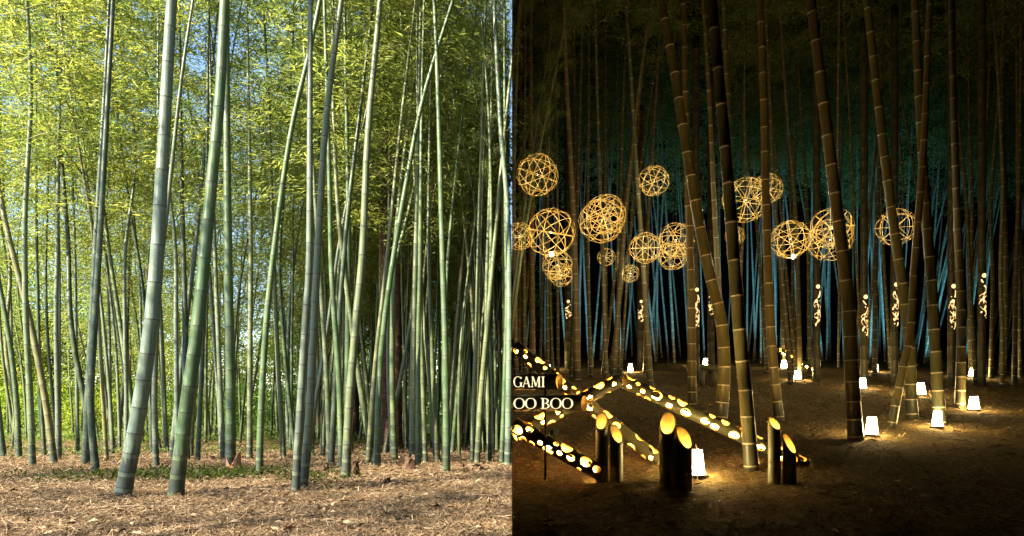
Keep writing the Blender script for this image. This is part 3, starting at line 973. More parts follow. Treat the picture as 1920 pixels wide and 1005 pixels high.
# --- night culms that stand out
NIGHT = [
    ([(1410, 882), (1400, 760), (1385, 600), (1362, 300), (1335, 0)], 26, 'night', 'foremost night culm, thick, leaning left, standing before the long perforated log'),
    ([(1605, 822), (1598, 720), (1590, 560), (1570, 400), (1545, 200), (1520, 0)], 26, 'night', 'thick night culm leaning left beside the large lantern at right'),
    ([(1350, 792), (1358, 700), (1352, 600), (1325, 490), (1295, 330), (1262, 120), (1240, 0)], 24, 'night', 'thick night culm with a bent foot, leaning far left'),
    ([(1298, 762), (1296, 560), (1292, 400), (1285, 150), (1282, 0)], 17, 'night', 'straight night culm left of the bent-footed thick culm'),
    ([(1710, 785), (1705, 650), (1690, 520), (1675, 420), (1652, 240), (1625, 0)], 20, 'night', 'night culm leaning left in front of the rightmost hanging ball'),
    ([(1670, 802), (1691, 700), (1706, 625), (1714, 500), (1720, 430), (1733, 250), (1743, 0)], 15, 'night', 'dark night culm with curved foot, rising right of the rightmost hanging ball'),
    ([(1762, 796), (1754, 650), (1744, 500), (1738, 420), (1731, 320), (1723, 175), (1715, 0)], 21, 'night', 'upright night culm with a lantern at its foot'),
    ([(1800, 765), (1803, 600), (1798, 480), (1790, 250), (1783, 0)], 17, 'night', 'straight night culm left of the lantern near the right edge'),
    ([(1083, 716), (1081, 600), (1075, 400), (1062, 150), (1057, 0)], 14, 'tan', 'bright tan night culm behind the sign, right of the lower left ball'),
    ([(998, 700), (998, 600), (997, 400), (995, 100), (996, 0)], 13, 'tan', 'tan night culm behind the upper left hanging ball'),
    ([(984, 708), (983, 550), (983, 300), (985, 100), (983, 0)], 9, 'night', 'slim night culm left of the tan culm behind the upper left ball'),
    ([(968, 712), (966, 550), (964, 300), (975, 0)], 10, 'tan', 'tan night culm at the left edge of the night half'),
    ([(1462, 790), (1447, 650), (1438, 450), (1432, 200), (1425, 0)], 18, 'night', 'night culm behind the right pair of cut posts'),
    ([(1392, 760), (1388, 560), (1375, 400), (1366, 240), (1357, 0)], 13, 'night', 'night culm close behind the foremost thick night culm'),
    ([(1352, 745), (1350, 600), (1340, 400), (1328, 150), (1318, 0)], 12, 'night', 'night culm between the bent-footed culm and the foremost night culm'),
    ([(1150, 712), (1165, 500), (1180, 330), (1200, 150), (1222, 0)], 11, 'tan', 'night culm leaning right between the two middle balls'),
    ([(1158, 706), (1163, 400), (1168, 200), (1177, 0)], 9, 'night', 'slim upright night culm beside the right-leaning one'),
    ([(1135, 700), (1135, 400), (1135, 0)], 9, 'night', 'slim straight night culm above the large middle ball'),
    ([(1210, 700), (1215, 430), (1225, 250), (1242, 0)], 9, 'tan', 'slim tan night culm passing behind the small upper ball'),
    ([(1500, 712), (1497, 560), (1492, 400), (1475, 200), (1462, 0)], 9, 'tan', 'slim tan night culm crossing the ball with the bright bulb'),
    ([(1484, 700), (1488, 400), (1495, 150), (1497, 0)], 7, 'night', 'thin night culm behind the slim tan crossing culm'),
    ([(1108, 706), (1102, 450), (1104, 200), (1104, 0)], 8, 'shade', 'thin dark night culm between the large left balls'),
    ([(1028, 712), (1026, 450), (1030, 200), (1030, 0)], 8, 'shade', 'thin dark night culm behind the lower left ball'),
    ([(1912, 708), (1910, 500), (1908, 300), (1906, 0)], 9, 'night', 'thin night culm at the right edge of the picture'),
    ([(1530, 714), (1528, 500), (1535, 250), (1545, 0)], 9, 'shade', 'dark night culm behind the left spiral-cut lamp'),
    ([(1640, 705), (1642, 500), (1650, 250), (1655, 0)], 9, 'shade', 'dark night culm between the right balls'),
    ([(1846, 705), (1838, 500), (1850, 250), (1862, 0)], 10, 'shade', 'dark night culm behind the rightmost spiral-cut lamp'),
    ([(1880, 702), (1885, 500), (1880, 250), (1882, 0)], 13, 'shade', 'broad dark night culm left of the right edge culm'),
]
for pp, wpx, tint, lab in NIGHT:
    Zn = znight(pp[0][1])
    culm_px(pp, wpx, lab, tint, True, height=rnd.uniform(14, 16) + max(0, Zn - 12) * .3, crown=rnd.uniform(9.5, 11) + max(0, Zn - 12) * .2)

def fill_night(n, zlo, zhi, seed, lab, group, tints, rlo, rhi, right_lean=0.0, xlo=968, cfr=10.0):
    rg = random.Random(seed)
    placed = []
    i = 0
    while i < n:
        Z = rg.uniform(zlo, zhi)
        px = rg.uniform(xlo, 1940)
        X = (px - 960) / F * Z
        if any((X - a) ** 2 + (Z - b) ** 2 < 0.1 for a, b in placed):
            continue
        placed.append((X, Z))
        b = Vector((X, Z, ground_h(X, Z, True)))
        lean = rg.gauss(0, 0.06) + (right_lean if px > 1700 else 0)
        pts = [b + Vector((lean * h, rg.gauss(0, .015) * h, h)) for h in (1.5, 3.5, 6, 9)]
        tint = rg.choice(tints)
        bamboo(b, pts, rg.uniform(rlo, rhi), rg.uniform(17, 21), which(px, lean, tint, LM_NIGHT, lab), group, tint, cfr + rg.uniform(-1, 2), rg, rg.uniform(.9, 1.2), (0.9, 0.95, 0.95))
        i += 1
fill_night(40, 17, 28, 15, 'slim unlit', 'dark slim night culms', ['shade', 'night', 'night'], .05, .08, cfr=10.5)
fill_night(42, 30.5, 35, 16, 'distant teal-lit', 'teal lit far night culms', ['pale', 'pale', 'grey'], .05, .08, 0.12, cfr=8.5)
collect()
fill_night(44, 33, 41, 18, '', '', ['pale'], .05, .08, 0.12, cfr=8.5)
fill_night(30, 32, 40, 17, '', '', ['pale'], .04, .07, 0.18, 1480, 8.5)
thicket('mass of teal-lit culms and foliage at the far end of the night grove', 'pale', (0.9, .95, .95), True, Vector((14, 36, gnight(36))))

# --- hanging woven balls
def hoop_mesh(radius, nrm, width, thick=0.006, seg=40):
    a, b = frame_of(Vector(nrm))
    nv = Vector(nrm).normalized()
    vs, fs = [], []
    for i in range(seg):
        an = 2 * math.pi * i / seg
        d = a * math.cos(an) + b * math.sin(an)
        for rr, s in ((radius, -1), (radius, 1), (radius + thick, 1), (radius + thick, -1)):
            vs.append(d * rr + nv * (s * width / 2))
    for i in range(seg):
        j = (i + 1) % seg
        for k_ in range(4):
            l = (k_ + 1) % 4
            fs.append((4 * i + k_, 4 * j + k_, 4 * j + l, 4 * i + l))
    return mesh_np('hoop', np.array([tuple(v) for v in vs]), fs, [M_strip], None, False)
HN = [(1, 0, 0), (0, 1, 0), (0, 0, 1), (1, 1, 0), (1, -1, 0), (1, 0, 1), (1, 0, -1), (0, 1, 1), (0, 1, -1)]
HOOPS = [hoop_mesh(1.0 + 0.008 * i, n, 0.027, 0.012) for i, n in enumerate(HN)]
bulb_me = tube_mesh('bulb', [Vector((0, 0, -.03)), Vector((0, 0, -.02)), Vector((0, 0, 0.01)), Vector((0, 0, .03))], [.006, .018, .02, .008], 10, [M_bulb])
def ball(px, py, rpx, Z, label, seed, bulb_low=False):
    c = wp(px, py, Z)
    r = rpx / F * Z
    rg = random.Random(seed)
    root = empty('hanging_ball', c, label, 'lantern', 'woven balls hanging in the night grove')
    q = Matrix.Rotation(rg.uniform(-.35, .35) + c.x / c.y * -1, 4, 'Z') @ Matrix.Rotation(rg.uniform(-.35, .35), 4, 'X') @ Matrix.Rotation(rg.uniform(-.8, .8), 4, 'Y')
    for h in HOOPS:
        o = add('hoop', h, root)
        jt = Matrix.Rotation(rg.gauss(0, .045), 4, 'X') @ Matrix.Rotation(rg.gauss(0, .045), 4, 'Z')
        o.rotation_euler = (jt @ q).to_euler()
        o.scale = (r, r, r)
    top = 9.5 - c.z
    add('cord', tube_mesh('cord', [Vector((0, 0, r * .98)), Vector((0, 0, top))], [.003, .003], 4, [M_metal]), root)
    add('wire', tube_mesh('wire', [Vector((0, 0, 0.02)), Vector((0, 0, r))], [.003, .003], 4, [M_metal]), root)
    add('bulb', bulb_me, root).scale = (.14, .14, .14)
    point('bulb_light', (0, 0, -.02), 29.0 * r * r, (1.0, 0.87, 0.54), 0.03, root)
    if bulb_low:
        o = add('bulb', bulb_me, root, (0, -r * .35, -r * 1.02))
        o.scale = (1.6, 1.6, 1.6)
ball(1008, 328, 37, 13.5, 'large hanging woven ball, highest at the left of the night half', 1)
ball(1033, 436, 43, 14.0, 'largest hanging woven ball at left, with a bright bulb beneath', 2, True)
ball(1128, 414, 40, 14.2, 'large hanging woven ball right of the tan culm, front one of two overlapping', 3)
ball(1136, 402, 36, 15.4, 'large hanging woven ball overlapped by the one right of the tan culm', 33)
ball(1045, 497, 27, 16.5, 'hanging woven ball just below the largest left ball', 4)
ball(1052, 516, 21, 18.0, 'small lowest hanging woven ball at left, below two others', 14)
ball(1226, 339, 27, 16.5, 'hanging woven ball alone in the upper middle, left of the bent-footed culm', 5)
ball(1210, 465, 28, 16, 'hanging woven ball left of the overlapping pair in the middle', 6)
ball(1268, 450, 31, 15, 'upper ball of the overlapping pair beside the straight culm', 7)
ball(1262, 479, 26, 16.2, 'lower ball of the overlapping pair beside the straight culm', 8)
ball(1182, 513, 16, 21, 'smallest hanging woven ball, low in the left middle', 9)
ball(1137, 482, 16, 22.5, 'small woven ball half hidden behind a thin culm, below the large middle balls', 10)
ball(974, 443, 25, 16, 'woven ball partly hidden behind slim culms at the left edge of the night half', 11)
ball(1398, 375, 40, 14, 'large woven ball right of the foremost thick night culm, half hidden', 12)
ball(1438, 354, 27, 16, 'woven ball behind the dark culm, top right of an overlapping pair', 13)
ball(1378, 442, 17, 19, 'small woven ball peeping out behind the foremost thick night culm', 15)
ball(1482, 449, 34, 15, 'woven ball crossed by a slim tan culm, bright bulb beneath', 16, True)
ball(1560, 428, 37, 14.5, 'upper rear ball of the pair behind the thick right night culm', 17)
ball(1556, 450, 38, 13.2, 'lower front ball of the pair behind the thick right night culm', 18)
ball(1680, 426, 33, 15, 'rightmost hanging woven ball', 19)

# --- ground lanterns
def lantern(px, ptop, pbot, wpx, label, handle=False):
    Z = znight(pbot)
    b = wp(px, pbot, Z); b.z = ground_h(b.x, b.y, True) + 0.005
    h = (pbot - ptop) / F * Z
    wd = wpx / F * Z
    root = empty('lantern', b, label, 'lantern', 'paper ground lanterns')
    def fr(z0, z1, w0, w1):
        vs = [(-w0, -w0, z0), (w0, -w0, z0), (w0, w0, z0), (-w0, w0, z0), (-w1, -w1, z1), (w1, -w1, z1), (w1, w1, z1), (-w1, w1, z1)]
        fs = [(0, 3, 2, 1), (4, 5, 6, 7), (0, 1, 5, 4), (1, 2, 6, 5), (2, 3, 7, 6), (3, 0, 4, 7)]
        return vs, fs
    v, f = fr(0, 0.03, wd * .56, wd * .56)
    add('base', mesh_np('base', np.array(v), f, [M_base]), root)
    # round tapered paper shade
    S = 20
    vs, fs = [], []
    for zz, k in ((0.03, .5), (h, .33)):
        for i in range(S):
            an = 2 * math.pi * i / S
            vs.append((math.cos(an) * wd * k, math.sin(an) * wd * k, zz))
    for i in range(S):
        j = (i + 1) % S
        fs.append((i, j, S + j, S + i))
    fs.append(tuple(S + i for i in range(S)))
    s = add('shade', mesh_np('shade', np.array(vs), fs, [M_shade]), root)
    root.rotation_euler = (rnd.uniform(-.03, .03), rnd.uniform(-.05, .05), rnd.uniform(0, 1))
    if handle:
        add('stick', tube_mesh('stick', [Vector((0, 0, h)), Vector((-.03, .02, h + .12))], [.004, .003], 5, [M_base]), root)
for a in [
    (1634, 782, 817, 22, 'large lit lantern at the foot of the thick right night culm'),
    (1757, 770, 802, 18, 'lit lantern at the foot of the upright night culm'),
    (1826, 744, 769, 18, 'lit lantern nearest the right edge, right of the straight culm'),
    (1727, 719, 742, 16, 'lit lantern behind the culm with the curved foot'),
    (1823, 692, 708, 12, 'small far lit lantern above the one nearest the right edge'),
    (1617, 709, 729, 13, 'lit lantern just right of the thick right night culm, behind it'),
    (1641, 682, 697, 11, 'small far lit lantern right of the thick right night culm'),
    (1495, 696, 713, 12, 'lit lantern at the foot of the slim tan crossing culm'),
    (1470, 676, 691, 11, 'small far lit lantern near the glowing dotted cluster'),
    (1182, 682, 698, 9, 'small far lit lantern right of the log apex'),
    (1323, 673, 686, 10, 'small far lit lantern above the low bamboo bench'),
    (1028, 676, 692, 9, 'small far lit lantern above the sign'),
]:
    lantern(*a)
lantern(1308, 843, 893, 26, 'nearest and tallest lit lantern, right of the middle pair of cut posts', True)

# --- perforated logs
def log(p0, p1, rad, seed, label, group='perforated glowing bamboo logs', n_hole=48, nax=150, nan=36, holes=None):
    axis = p1 - p0
    L = axis.length
    t = axis.normalized()
    # angle 0 faces the viewer
    view = Vector((0, -1, 0.12))
    front = (view - t * view.dot(t)).normalized()
    side = t.cross(front).normalized()
    root = empty('perforated_log', p1, label, 'log', group)
    rg = random.Random(seed)
    Hs = []
    tries = 0
    while len(Hs) < n_hole and tries < 4000:
        tries += 1
        s = rg.uniform(0.07, L - 0.08)
        a = rg.uniform(-math.pi, math.pi) * (.45 if rg.random() < .6 else 1.0)
        hr = rg.choice([.03, .042, .052, .062, .068]) * rad / .09
        if all(((s - s2) ** 2 + ((a - a2) * rad) ** 2) ** .5 > hr + h2 + .018 for s2, a2, h2 in Hs):
            Hs.append((s, a, hr))
    ss = np.linspace(0, L, nax + 1)
    aa = np.linspace(-math.pi, math.pi, nan + 1)[:-1]
    Sg, Ag = np.meshgrid(ss, aa, indexing='ij')
    S2, A2 = Sg.copy(), Ag.copy()
    cell = max(L / nax, 2 * math.pi * rad / nan)
    Sc = (Sg[:-1] + Sg[1:]) / 2
    Ac = Ag[:-1] + math.pi / nan
    dead = np.zeros((nax, nan), bool)
    for s, a, hr in Hs:
        ds = Sc - s
        da = ((Ac - a + math.pi) % (2 * math.pi) - math.pi) * rad
        dead |= (ds ** 2 + da ** 2) < hr ** 2
        ds = Sg - s
        da = ((Ag - a + math.pi) % (2 * math.pi) - math.pi) * rad
        dist = np.sqrt(ds ** 2 + da ** 2) + 1e-9
        near = np.abs(dist - hr) < cell * 0.72
        k_ = np.where(near, hr / dist, 1.0)
        S2 = np.where(near, s + ds * k_, S2)
        A2 = np.where(near, a + da * k_ / rad, A2)
    node = np.zeros_like(S2)
    for sn in np.arange(0.28 + rg.random() * .2, L, 0.42):
        node = np.maximum(node, np.exp(-((S2 - sn) / 0.012) ** 2))
    rr = rad * (1 + 0.04 * node)
    P = np.array(tuple(p0 - p1))[None, None] + S2[..., None] * np.array(tuple(t)) + (rr * np.cos(A2))[..., None] * np.array(tuple(front)) + (rr * np.sin(A2))[..., None] * np.array(tuple(side))
    idx = np.arange((nax + 1) * nan).reshape(nax + 1, nan)
    nx = np.roll(idx, -1, axis=1)
    q = np.stack([idx[:-1], nx[:-1], nx[1:], idx[1:]], -1)
    q = q[~dead]
    me = mesh_np('log_wall', P.reshape(-1, 3), q, [M_dark_tube, M_inner], None, True)
    o = add('log_wall', me, root)
    o.color = (0.10, 0.085, 0.04, 1)
    md = o.modifiers.new('thickness', 'SOLIDIFY')
    md.thickness = 0.016; md.offset = -1
    md.material_offset = 1; md.material_offset_rim = 1
    # make sure the thickness goes inwards
    n0 = me.polygons[0].normal; c0 = me.polygons[0].center
    ax = Vector(tuple(p0 - p1)) + t * (c0 - (p0 - p1)).dot(t)
    if n0.dot(c0 - ax) < 0:
        me.flip_normals()
    off = front * -(rad * .45) + Vector((0, 0, -rad * .25))
    add('led_rope', tube_mesh('led_rope', [p0 - p1 + off + t * .03, off - t * .03], [.006, .006], 6, [M_rope]), root)
    return root

RD = 0.088
log(wp(1166, 713, 8.05), wp(1512, 873, 7.72), RD, 2, 'long perforated glowing log sloping down right from the apex')
log(wp(1160, 713, 7.95), wp(964, 816, 7.55), RD, 5, 'perforated glowing log sloping down left from the apex, behind the sign', n_hole=30, nax=90)
log(wp(966, 650, 8.75), wp(1238, 866, 7.8), RD, 9, 'perforated glowing log running from the top left down behind the left posts', n_hole=48)
log(wp(964, 797, 7.2), wp(1131, 889, 6.95), RD * 1.05, 14, 'nearest perforated glowing log, below the sign, its foot by the left posts', n_hole=28, nax=90)
log(wp(1458, 655, 23), wp(1530, 694, 22.2), 0.10, 21, 'far small perforated glowing log behind the small lanterns', n_hole=18, nax=90)

# --- cut posts
def post(px, ptop, pbot, wpx, slope_x, label, seed, sl=1.35):
    Z = znight(pbot)
    b = wp(px, pbot, Z); b.z = ground_h(b.x, b.y, True)
    r = wpx / F * Z / 2
    top = (pbot - ptop) / F * Z
    root = empty('cut_post', b, label, 'post', 'obliquely cut bamboo posts with light inside')
    S = 28
    wall = 0.012
    nrm = math.sqrt(sl * sl + slope_x * slope_x)
    zc = top - r * nrm
    vs, fs, mi = [], [], []
    levels = [-0.08, .05, .24, .25, .26, .5 * top, ]
    def ring(rr, zf):
        st = len(vs)
        for i in range(S):
            an = 2 * math.pi * i / S
            x, y = math.cos(an) * rr, math.sin(an) * rr
            vs.append((x, y, zf(x, y)))
        return st
    def band(a, c, m, inv=False):
        for i in range(S):
            j = (i + 1) % S
            f = (a + i, a + j, c + j, c + i)
            fs.append(f[::-1] if inv else f); mi.append(m)
    cut = lambda x, y: zc + sl * y + slope_x * x
    prev = ring(r * 1.02, lambda x, y: -.08)
    lowest = zc - r * nrm
    for zz, k_ in ((lowest * .42 - .012, 1.0), (lowest * .42, 1.045), (lowest * .42 + .012, 1.0)):
        cur = ring(r * k_, lambda x, y, zz=zz: zz)
        band(prev, cur, 0); prev = cur
    cur = ring(r, cut); band(prev, cur, 0); prev = cur
    cur = ring(r - wall, cut); band(prev, cur, 1); prev = cur
    fl = lowest - 0.16
    cur = ring(r - wall, lambda x, y: fl); band(prev, cur, 1)
    fs.append(tuple(cur + i for i in range(S))); mi.append(1)
    me = mesh_np('tube', np.array(vs), fs, [M_dark_tube, M_mouth], mi, False)
    o = add('tube', me, root)
    o.color = (0.20, 0.18, 0.09, 1)
    add('bulb', bulb_me, root, (0, 0, fl + .04)).scale = (.5, .5, .5)
    point('bulb_light', (0, 0.0, lowest - .06), 0.5, (1.0, 0.76, 0.32), 0.012, root)
post(1128, 768, 898, 23, 0.55, 'taller cut post of the left pair', 1)
post(1156, 793, 898, 24, -0.6, 'shorter cut post of the left pair', 2)
post(1252, 768, 914, 31, 0.5, 'taller and thicker cut post of the middle pair', 3)
post(1283, 795, 914, 30, -0.55, 'shorter cut post of the middle pair', 4)
post(1452, 780, 906, 23, -0.4, 'taller cut post of the right pair, beyond the foremost culm', 5, 1.0)
post(1480, 810, 906, 25, -0.9, 'shorter cut post of the right pair, steeply cut', 6)

# --- sign made of two bamboo tubes with backlit letters
def arc(cx, cy, rx, ry, a0, a1, tw, tn, n=18):
    """letter bowl: thick on the sides, thin at top and bottom; returns quads"""
    out = []
    for i in range(n):
        qa = []
        for a in (a0 + (a1 - a0) * i / n, a0 + (a1 - a0) * (i + 1) / n):
            th = tn + (tw - tn) * abs(math.cos(a)) ** 1.5
            c, s = math.cos(a), math.sin(a)
            qa.append(((cx + (rx) * c, cy + ry * s), (cx + (rx - th) * c, cy + (ry - (tn + (th - tn) * .15)) * s)))
        out.append([qa[0][0], qa[1][0], qa[1][1], qa[0][1]])
    return out
def bar(x0, y0, x1, y1, wd):
    d = Vector((x1 - x0, y1 - y0)); p = Vector((1, 0)) * wd / 2
    if abs(d.y) < 1e-6:
        p = Vector((0, 1)) * wd / 2
    return [[(x0 - p.x, y0 - p.y), (x0 + p.x, y0 + p.y), (x1 + p.x, y1 + p.y), (x1 - p.x, y1 - p.y)]]
def serif(x, y, wd, up):
    h = 0.05 if up else -0.05
    return [[(x - wd, y), (x + wd, y), (x + wd * .6, y + h), (x - wd * .6, y + h)]]
T, n_ = 0.125, 0.045
GL = {
    'O': (0.80, arc(.40, .5, .40, .52, 0, 2 * math.pi, T, n_, 28)),
    'I': (0.36, bar(.18, 0, .18, 1, T) + serif(.18, 0, .17, True) + serif(.18, 1, .17, False)),
    'B': (0.66, bar(.16, 0, .16, 1, T) + serif(.10, 0, .12, True) + serif(.10, 1, .12, False) + arc(.26, .745, .30, .255, -math.pi / 2, math.pi / 2, T, n_, 12) + arc(.26, .265, .36, .265, -math.pi / 2, math.pi / 2, T, n_, 12)
          + bar(.2, .97, .28, .97, n_) + bar(.2, .51, .28, .51, n_) + bar(.2, .03, .28, .03, n_)),
    'A': (0.78, bar(.10, 0, .40, 1, n_ * 1.2) + bar(.68, 0, .40, 1, T) + bar(.2, .33, .58, .33, n_) + serif(.10, 0, .12, True) + serif(.68, 0, .14, True)),
    'M': (0.98, bar(.15, 0, .19, 1, n_ * 1.2) + bar(.22, 1, .49, .08, T) + bar(.76, 1, .49, .08, n_ * 1.2) + bar(.80, 0, .78, 1, T) + serif(.15, 0, .13, True) + serif(.80, 0, .15, True) + serif(.17, 1, .10, False) + serif(.82, 1, .10, False)),
    'G': (0.80, arc(.42, .5, .42, .52, R(40), R(320), T, n_, 24) + bar(.70, .05, .70, .42, T) + serif(.70, .44, .16, False) + bar(.72, .78, .72, .98, n_)),
    ' ': (0.30, []),
}
def sign_tube(x0, x1, pyc, hpx, Z, text, lab, tx0, tx1, th, slope):
    r = hpx / F * Z / 2
    c0 = wp(x0, pyc, Z); c1 = wp(x1, pyc, Z)
    S = 26
    vs, fs, mi = [], [], []
    L = c1.x - c0.x
    for rr, inner in ((r, 0), (r - .012, 1)):
        for xx in (0, 1):
            for i in range(S):
                an = 2 * math.pi * i / S
                y, z = -math.cos(an) * rr, math.sin(an) * rr
                # right end cut obliquely so that its mouth shows towards the viewer
                x = 0 if xx == 0 else L + slope * (y)
                vs.append((x, y, z))
    for i in range(S):
        j = (i + 1) % S
        fs.append((i, j, S + j, S + i)); mi.append(0)
        fs.append((2 * S + i, 3 * S + i, 3 * S + j, 2 * S + j)); mi.append(1)
        fs.append((S + i, S + j, 3 * S + j, 3 * S + i)); mi.append(1)
    root = c0
    return vs, fs, mi, r, c0
sg = empty('sign', wp(1023, 897, 7.0), 'glowing two-line bamboo tube sign on a pole at the left of the night half', 'sign')
Zs = 7.0
for (x1, pyc, hpx, text, tx1, th) in ((1049, 716, 30, 'GAMI', 1021, 19.5), (1096, 756, 30, 'OO BOO', 1073, 19.5)):
    vs, fs, mi, r, c0 = sign_tube(962, x1, pyc, hpx, Zs, text, '', 960, tx1, th, 0.55)
    o = add('sign_tube', mesh_np('sign_tube', np.array(vs), fs, [M_dark_tube, M_inner], mi, True), sg)
    o.location = c0 - sg.location
    o.color = (0.13, 0.10, 0.045, 1)
    tot = sum(GL[c][0] for c in text)
    s_total = (tx1 - 962.5) / F * Zs
    hgt = th / F * Zs
    sx = s_total / tot
    x = 0.004
    for ch in text:
        adv, qs = GL[ch]
        if qs:
            lv, lf = [], []
            fine = []
            for (q0, q1, q2, q3) in qs:
                for kk in range(8):
                    la, lb = kk / 8, (kk + 1) / 8
                    lp = lambda p, q, f: (p[0] + (q[0] - p[0]) * f, p[1] + (q[1] - p[1]) * f)
                    fine.append([lp(q0, q3, la), lp(q1, q2, la), lp(q1, q2, lb), lp(q0, q3, lb)])
            for qd in fine:
                b0 = len(lv)
                for (u, v) in qd:
                    zz = (v - .5) * hgt
                    zz = max(-r * .96, min(r * .96, zz))
                    yy = -math.sqrt(max(0, (r + .004) ** 2 - zz * zz))
                    lv.append((x + u * sx, yy, zz))
                lf.append(tuple(range(b0, b0 + 4)))
            add('letter', mesh_np('letter', np.array(lv), lf, [M_text]), o)
        x += adv * sx
    add('led_rope', tube_mesh('led_rope', [Vector((.02, 0, -.02)), Vector(((x1 - 962) / F * Zs - .06, 0, -.02))], [.005, .005], 6, [M_rope]), o)
add('pole', tube_mesh('pole', [Vector((0, .05, -.05)), Vector((0, .05, (897 - 730) / F * 7.0))], [.014, .014], 8, [M_metal]), sg)

# --- posts with spiral cut-outs
def spiral_lamp(px, ptop, pbot, Z, label, seed, handed=1):
    rg = random.Random(seed)
    X = (px - 960) / F * Z
    g = ground_h(X, Z, True)
    root = empty('spiral_lamp', (X, Z, g), label, 'lamp', 'bamboo posts with glowing spiral cut-outs')
    z0 = CZ - (pbot - HOR) / F * Z - g
    z1 = CZ - (ptop - HOR) / F * Z - g
    r = 6.5 / F * Z
    P = [Vector((0, 0, -.06))]; RRs = [r]; MI = []
    zz = .3
    while zz < z1 + 8.0:
        P += [Vector((0, 0, zz - .012)), Vector((0, 0, zz)), Vector((0, 0, zz + .012))]
        RRs += [r, r * 1.04, r]; MI += [0, 1, 1]
        zz += .42
    P.append(Vector((0, 0, z1 + 8.2))); RRs.append(r); MI.append(0)
    o = add('tube', tube_mesh('tube', P, RRs, 14, [M_culm_n, M_band], MI), root)
    o.color = (0.035, 0.03, 0.015, 1)
    rr = r + .004
    def patch(name, qs):
        lv, lf = [], []
        for qd in qs:
            b0 = len(lv)
            for a, z in qd:
                lv.append((math.sin(a) * rr, -math.cos(a) * rr, z))
            lf.append(tuple(range(b0, b0 + 4)))
        add(name, mesh_np(name, np.array(lv), lf, [M_cut]), root)
    # round hole on top
    cz = z1 - .07
    n = 14
    qs = []
    for i in range(n):
        a0, a1 = 2 * math.pi * i / n, 2 * math.pi * (i + 1) / n
        rad = .062
        qs.append([(0, cz), (math.cos(a0) * rad / r, cz + math.sin(a0) * rad), (math.cos((a0 + a1) / 2) * rad / r, cz + math.sin((a0 + a1) / 2) * rad), (math.cos(a1) * rad / r, cz + math.sin(a1) * rad)])
    patch('round_cutout', qs)
    # two winding ribbons with leaf-shaped swellings
    for rib, ph in enumerate((0.0, 2.6)):
        n = 60
        lo, hi = z0, z1 - .18
        if rib == 1:
            lo, hi = z0 + .15, z1 - .45
        qs = []
        for i in range(n):
            if math.sin((i / n) * 23 + seed * 2.3 + rib) > 0.72:
                if qs:
                    patch('spiral_cutout', qs)
                qs = []
                continue
            q2 = []
            for j in (i, i + 1):
                u = j / n
                a = handed * (0.55 + .1 * (seed % 3)) * math.sin(u * (8.5 + 1.3 * (seed % 4)) + ph + seed)
                wd = (.018 + .032 * abs(math.sin(u * 9 + seed))) / r * (0.3 + math.sin(math.pi * u))
                z = hi + (lo - hi) * u
                q2.append(((a - wd, z), (a + wd, z)))
            qs.append([q2[0][0], q2[1][0], q2[1][1], q2[0][1]])
        if qs:
            patch('spiral_cutout', qs)
    for d in range(7):
        cz = z0 + (z1 - z0 - .3) * (d + .5) / 7
        a = rg.uniform(-.9, .9)
        rad = rg.uniform(.012, .022)
        qs = []
        for i in range(8):
            a0, a1 = 2 * math.pi * i / 8, 2 * math.pi * (i + 1) / 8
            qs.append([(a, cz), (a + math.cos(a0) * rad / r, cz + math.sin(a0) * rad), (a + math.cos((a0 + a1) / 2) * rad / r, cz + math.sin((a0 + a1) / 2) * rad), (a + math.cos(a1) * rad / r, cz + math.sin(a1) * rad)])
        patch('dot_cutout', qs)
spiral_lamp(1531, 534, 612, 20, 'spiral-cut glowing post left of the thick right night culm', 1)
spiral_lamp(1620, 553, 634, 19, 'spiral-cut glowing post right of the thick right night culm, hung lower', 2, -1)
spiral_lamp(1677, 530, 612, 19, 'spiral-cut glowing post half hidden by the left-leaning culm', 3)
spiral_lamp(1784, 533, 618, 18.5, 'spiral-cut glowing post left of the straight right culm', 4, -1)
spiral_lamp(1841, 513, 597, 18.5, 'highest spiral-cut glowing post, nearest the right edge', 5)
spiral_lamp(1305, 540, 616, 21, 'spiral-cut glowing post half hidden by the straight culm in the middle', 6)
spiral_lamp(1333, 545, 592, 24, 'spiral-cut glowing post just left of the bent-footed culm', 7, -1)
spiral_lamp(1065, 563, 598, 27, 'small far spiral-cut glowing post left of the bright tan culm', 8)
spiral_lamp(1201, 563, 604, 27, 'small far spiral-cut glowing post between the middle balls and the log apex', 9, -1)

# --- low bamboo bench
Zb = 19.0
bench = empty('bamboo_bench', wp(1330, 722, Zb), 'low dark bamboo bench beside the far lantern in the middle', 'bench')
gz = ground_h(bench.location.x, Zb, True); bench.location.z = gz
sc_b = Zb / F
o = add('seat', tube_mesh('seat', [Vector((-18 * sc_b, 0, .55)), Vector((16 * sc_b, 0, .52))], [.085, .085], 12, [M_dark_tube]), bench); o.color = (.1, .085, .04, 1)
for xx in (-14, 10):
    o = add('leg', tube_mesh('leg', [Vector((xx * sc_b, 0, -.05)), Vector((xx * sc_b, 0, .47))], [.08, .08], 12, [M_dark_tube]), bench); o.color = (.1, .085, .04, 1)

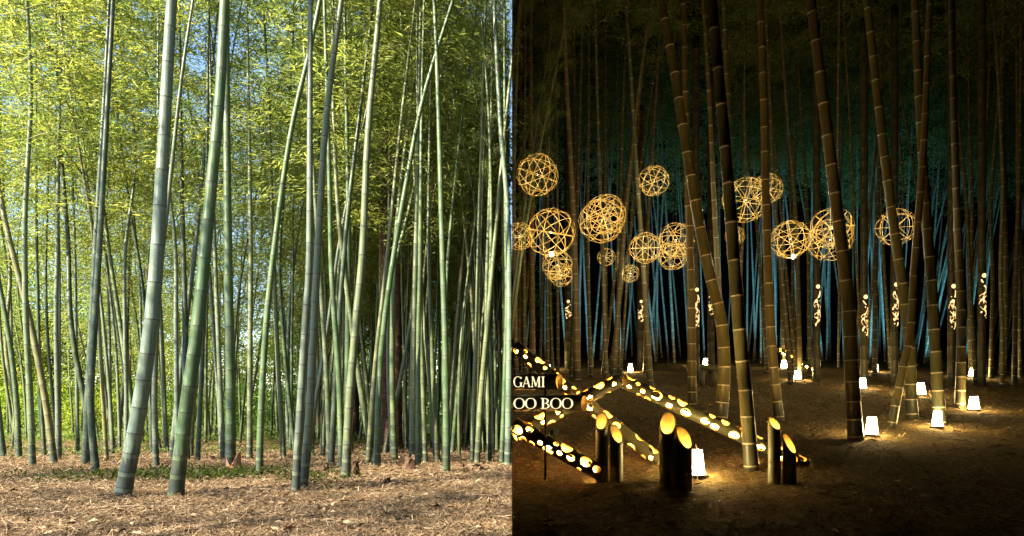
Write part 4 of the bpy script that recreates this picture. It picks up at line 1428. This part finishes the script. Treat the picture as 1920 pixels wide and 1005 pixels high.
# --- floodlights on the ground
def flood(loc, aim, watts, color, angle, label, group, size=0.05, blend=0.6):
    root = empty('floodlight', loc, label, 'floodlight', group)
    d = (Vector(aim) - Vector(loc)).normalized()
    q = d.to_track_quat('-Z', 'Y')
    hous = tube_mesh('housing', [Vector((0, 0, .10)), Vector((0, 0, .03)), Vector((0, 0, -.02))], [.03, .055, .06], 12, [M_metal])
    h = add('housing', hous, root, (0, 0, .16)); h.rotation_mode = 'QUATERNION'; h.rotation_quaternion = q
    add('spike', tube_mesh('spike', [Vector((0, 0, -.08)), Vector((0, 0, .14))], [.008, .012], 6, [M_metal]), root)
    l = bpy.data.lights.new('flood_beam', 'SPOT')
    l.energy = watts; l.color = color; l.spot_size = angle; l.spot_blend = blend; l.shadow_soft_size = size
    o = bpy.data.objects.new('flood_beam', l); col.objects.link(o)
    o.parent = root
    o.rotation_mode = 'QUATERNION'; o.rotation_quaternion = q
    o.location = Vector((0, 0, .16)) + d * .05
def gl(x, y): return Vector((x, y, ground_h(x, y, True)))
flood(gl(2.1, 8.5), (4.2, 14.0, 5.0), 115, (1.0, 0.58, 0.18), R(85), 'warm floodlight hidden behind the middle pair of cut posts', 'warm ground floodlights')
flood(gl(1.78, 6.98), (3.4, 9.2, 7.0), 52, (1.0, 0.70, 0.30), R(58), 'small warm floodlight tucked close behind the middle pair of cut posts', 'warm ground floodlights')
flood(gl(0.6, 9.2), (1.6, 17.0, 5.6), 125, (1.0, 0.58, 0.18), R(75), 'warm floodlight hidden behind the nearest perforated log', 'warm ground floodlights')
TEAL = (0.12, 0.45, 0.70)
for i, (px, Z) in enumerate(((1010, 28), (1130, 28.4), (1250, 28), (1370, 28.3), (1490, 28), (1610, 28.3), (1720, 28), (1820, 28.4), (1910, 28))):
    X = (px - 960) / F * Z
    flood(gl(X, Z), (X + (0.8 if i % 2 else -0.6), Z + 7.0, gnight(Z) + 6.2), 250 + 26 * i, TEAL, R(74), 'teal floodlight on the ground before the far night culms', 'teal ground floodlights')
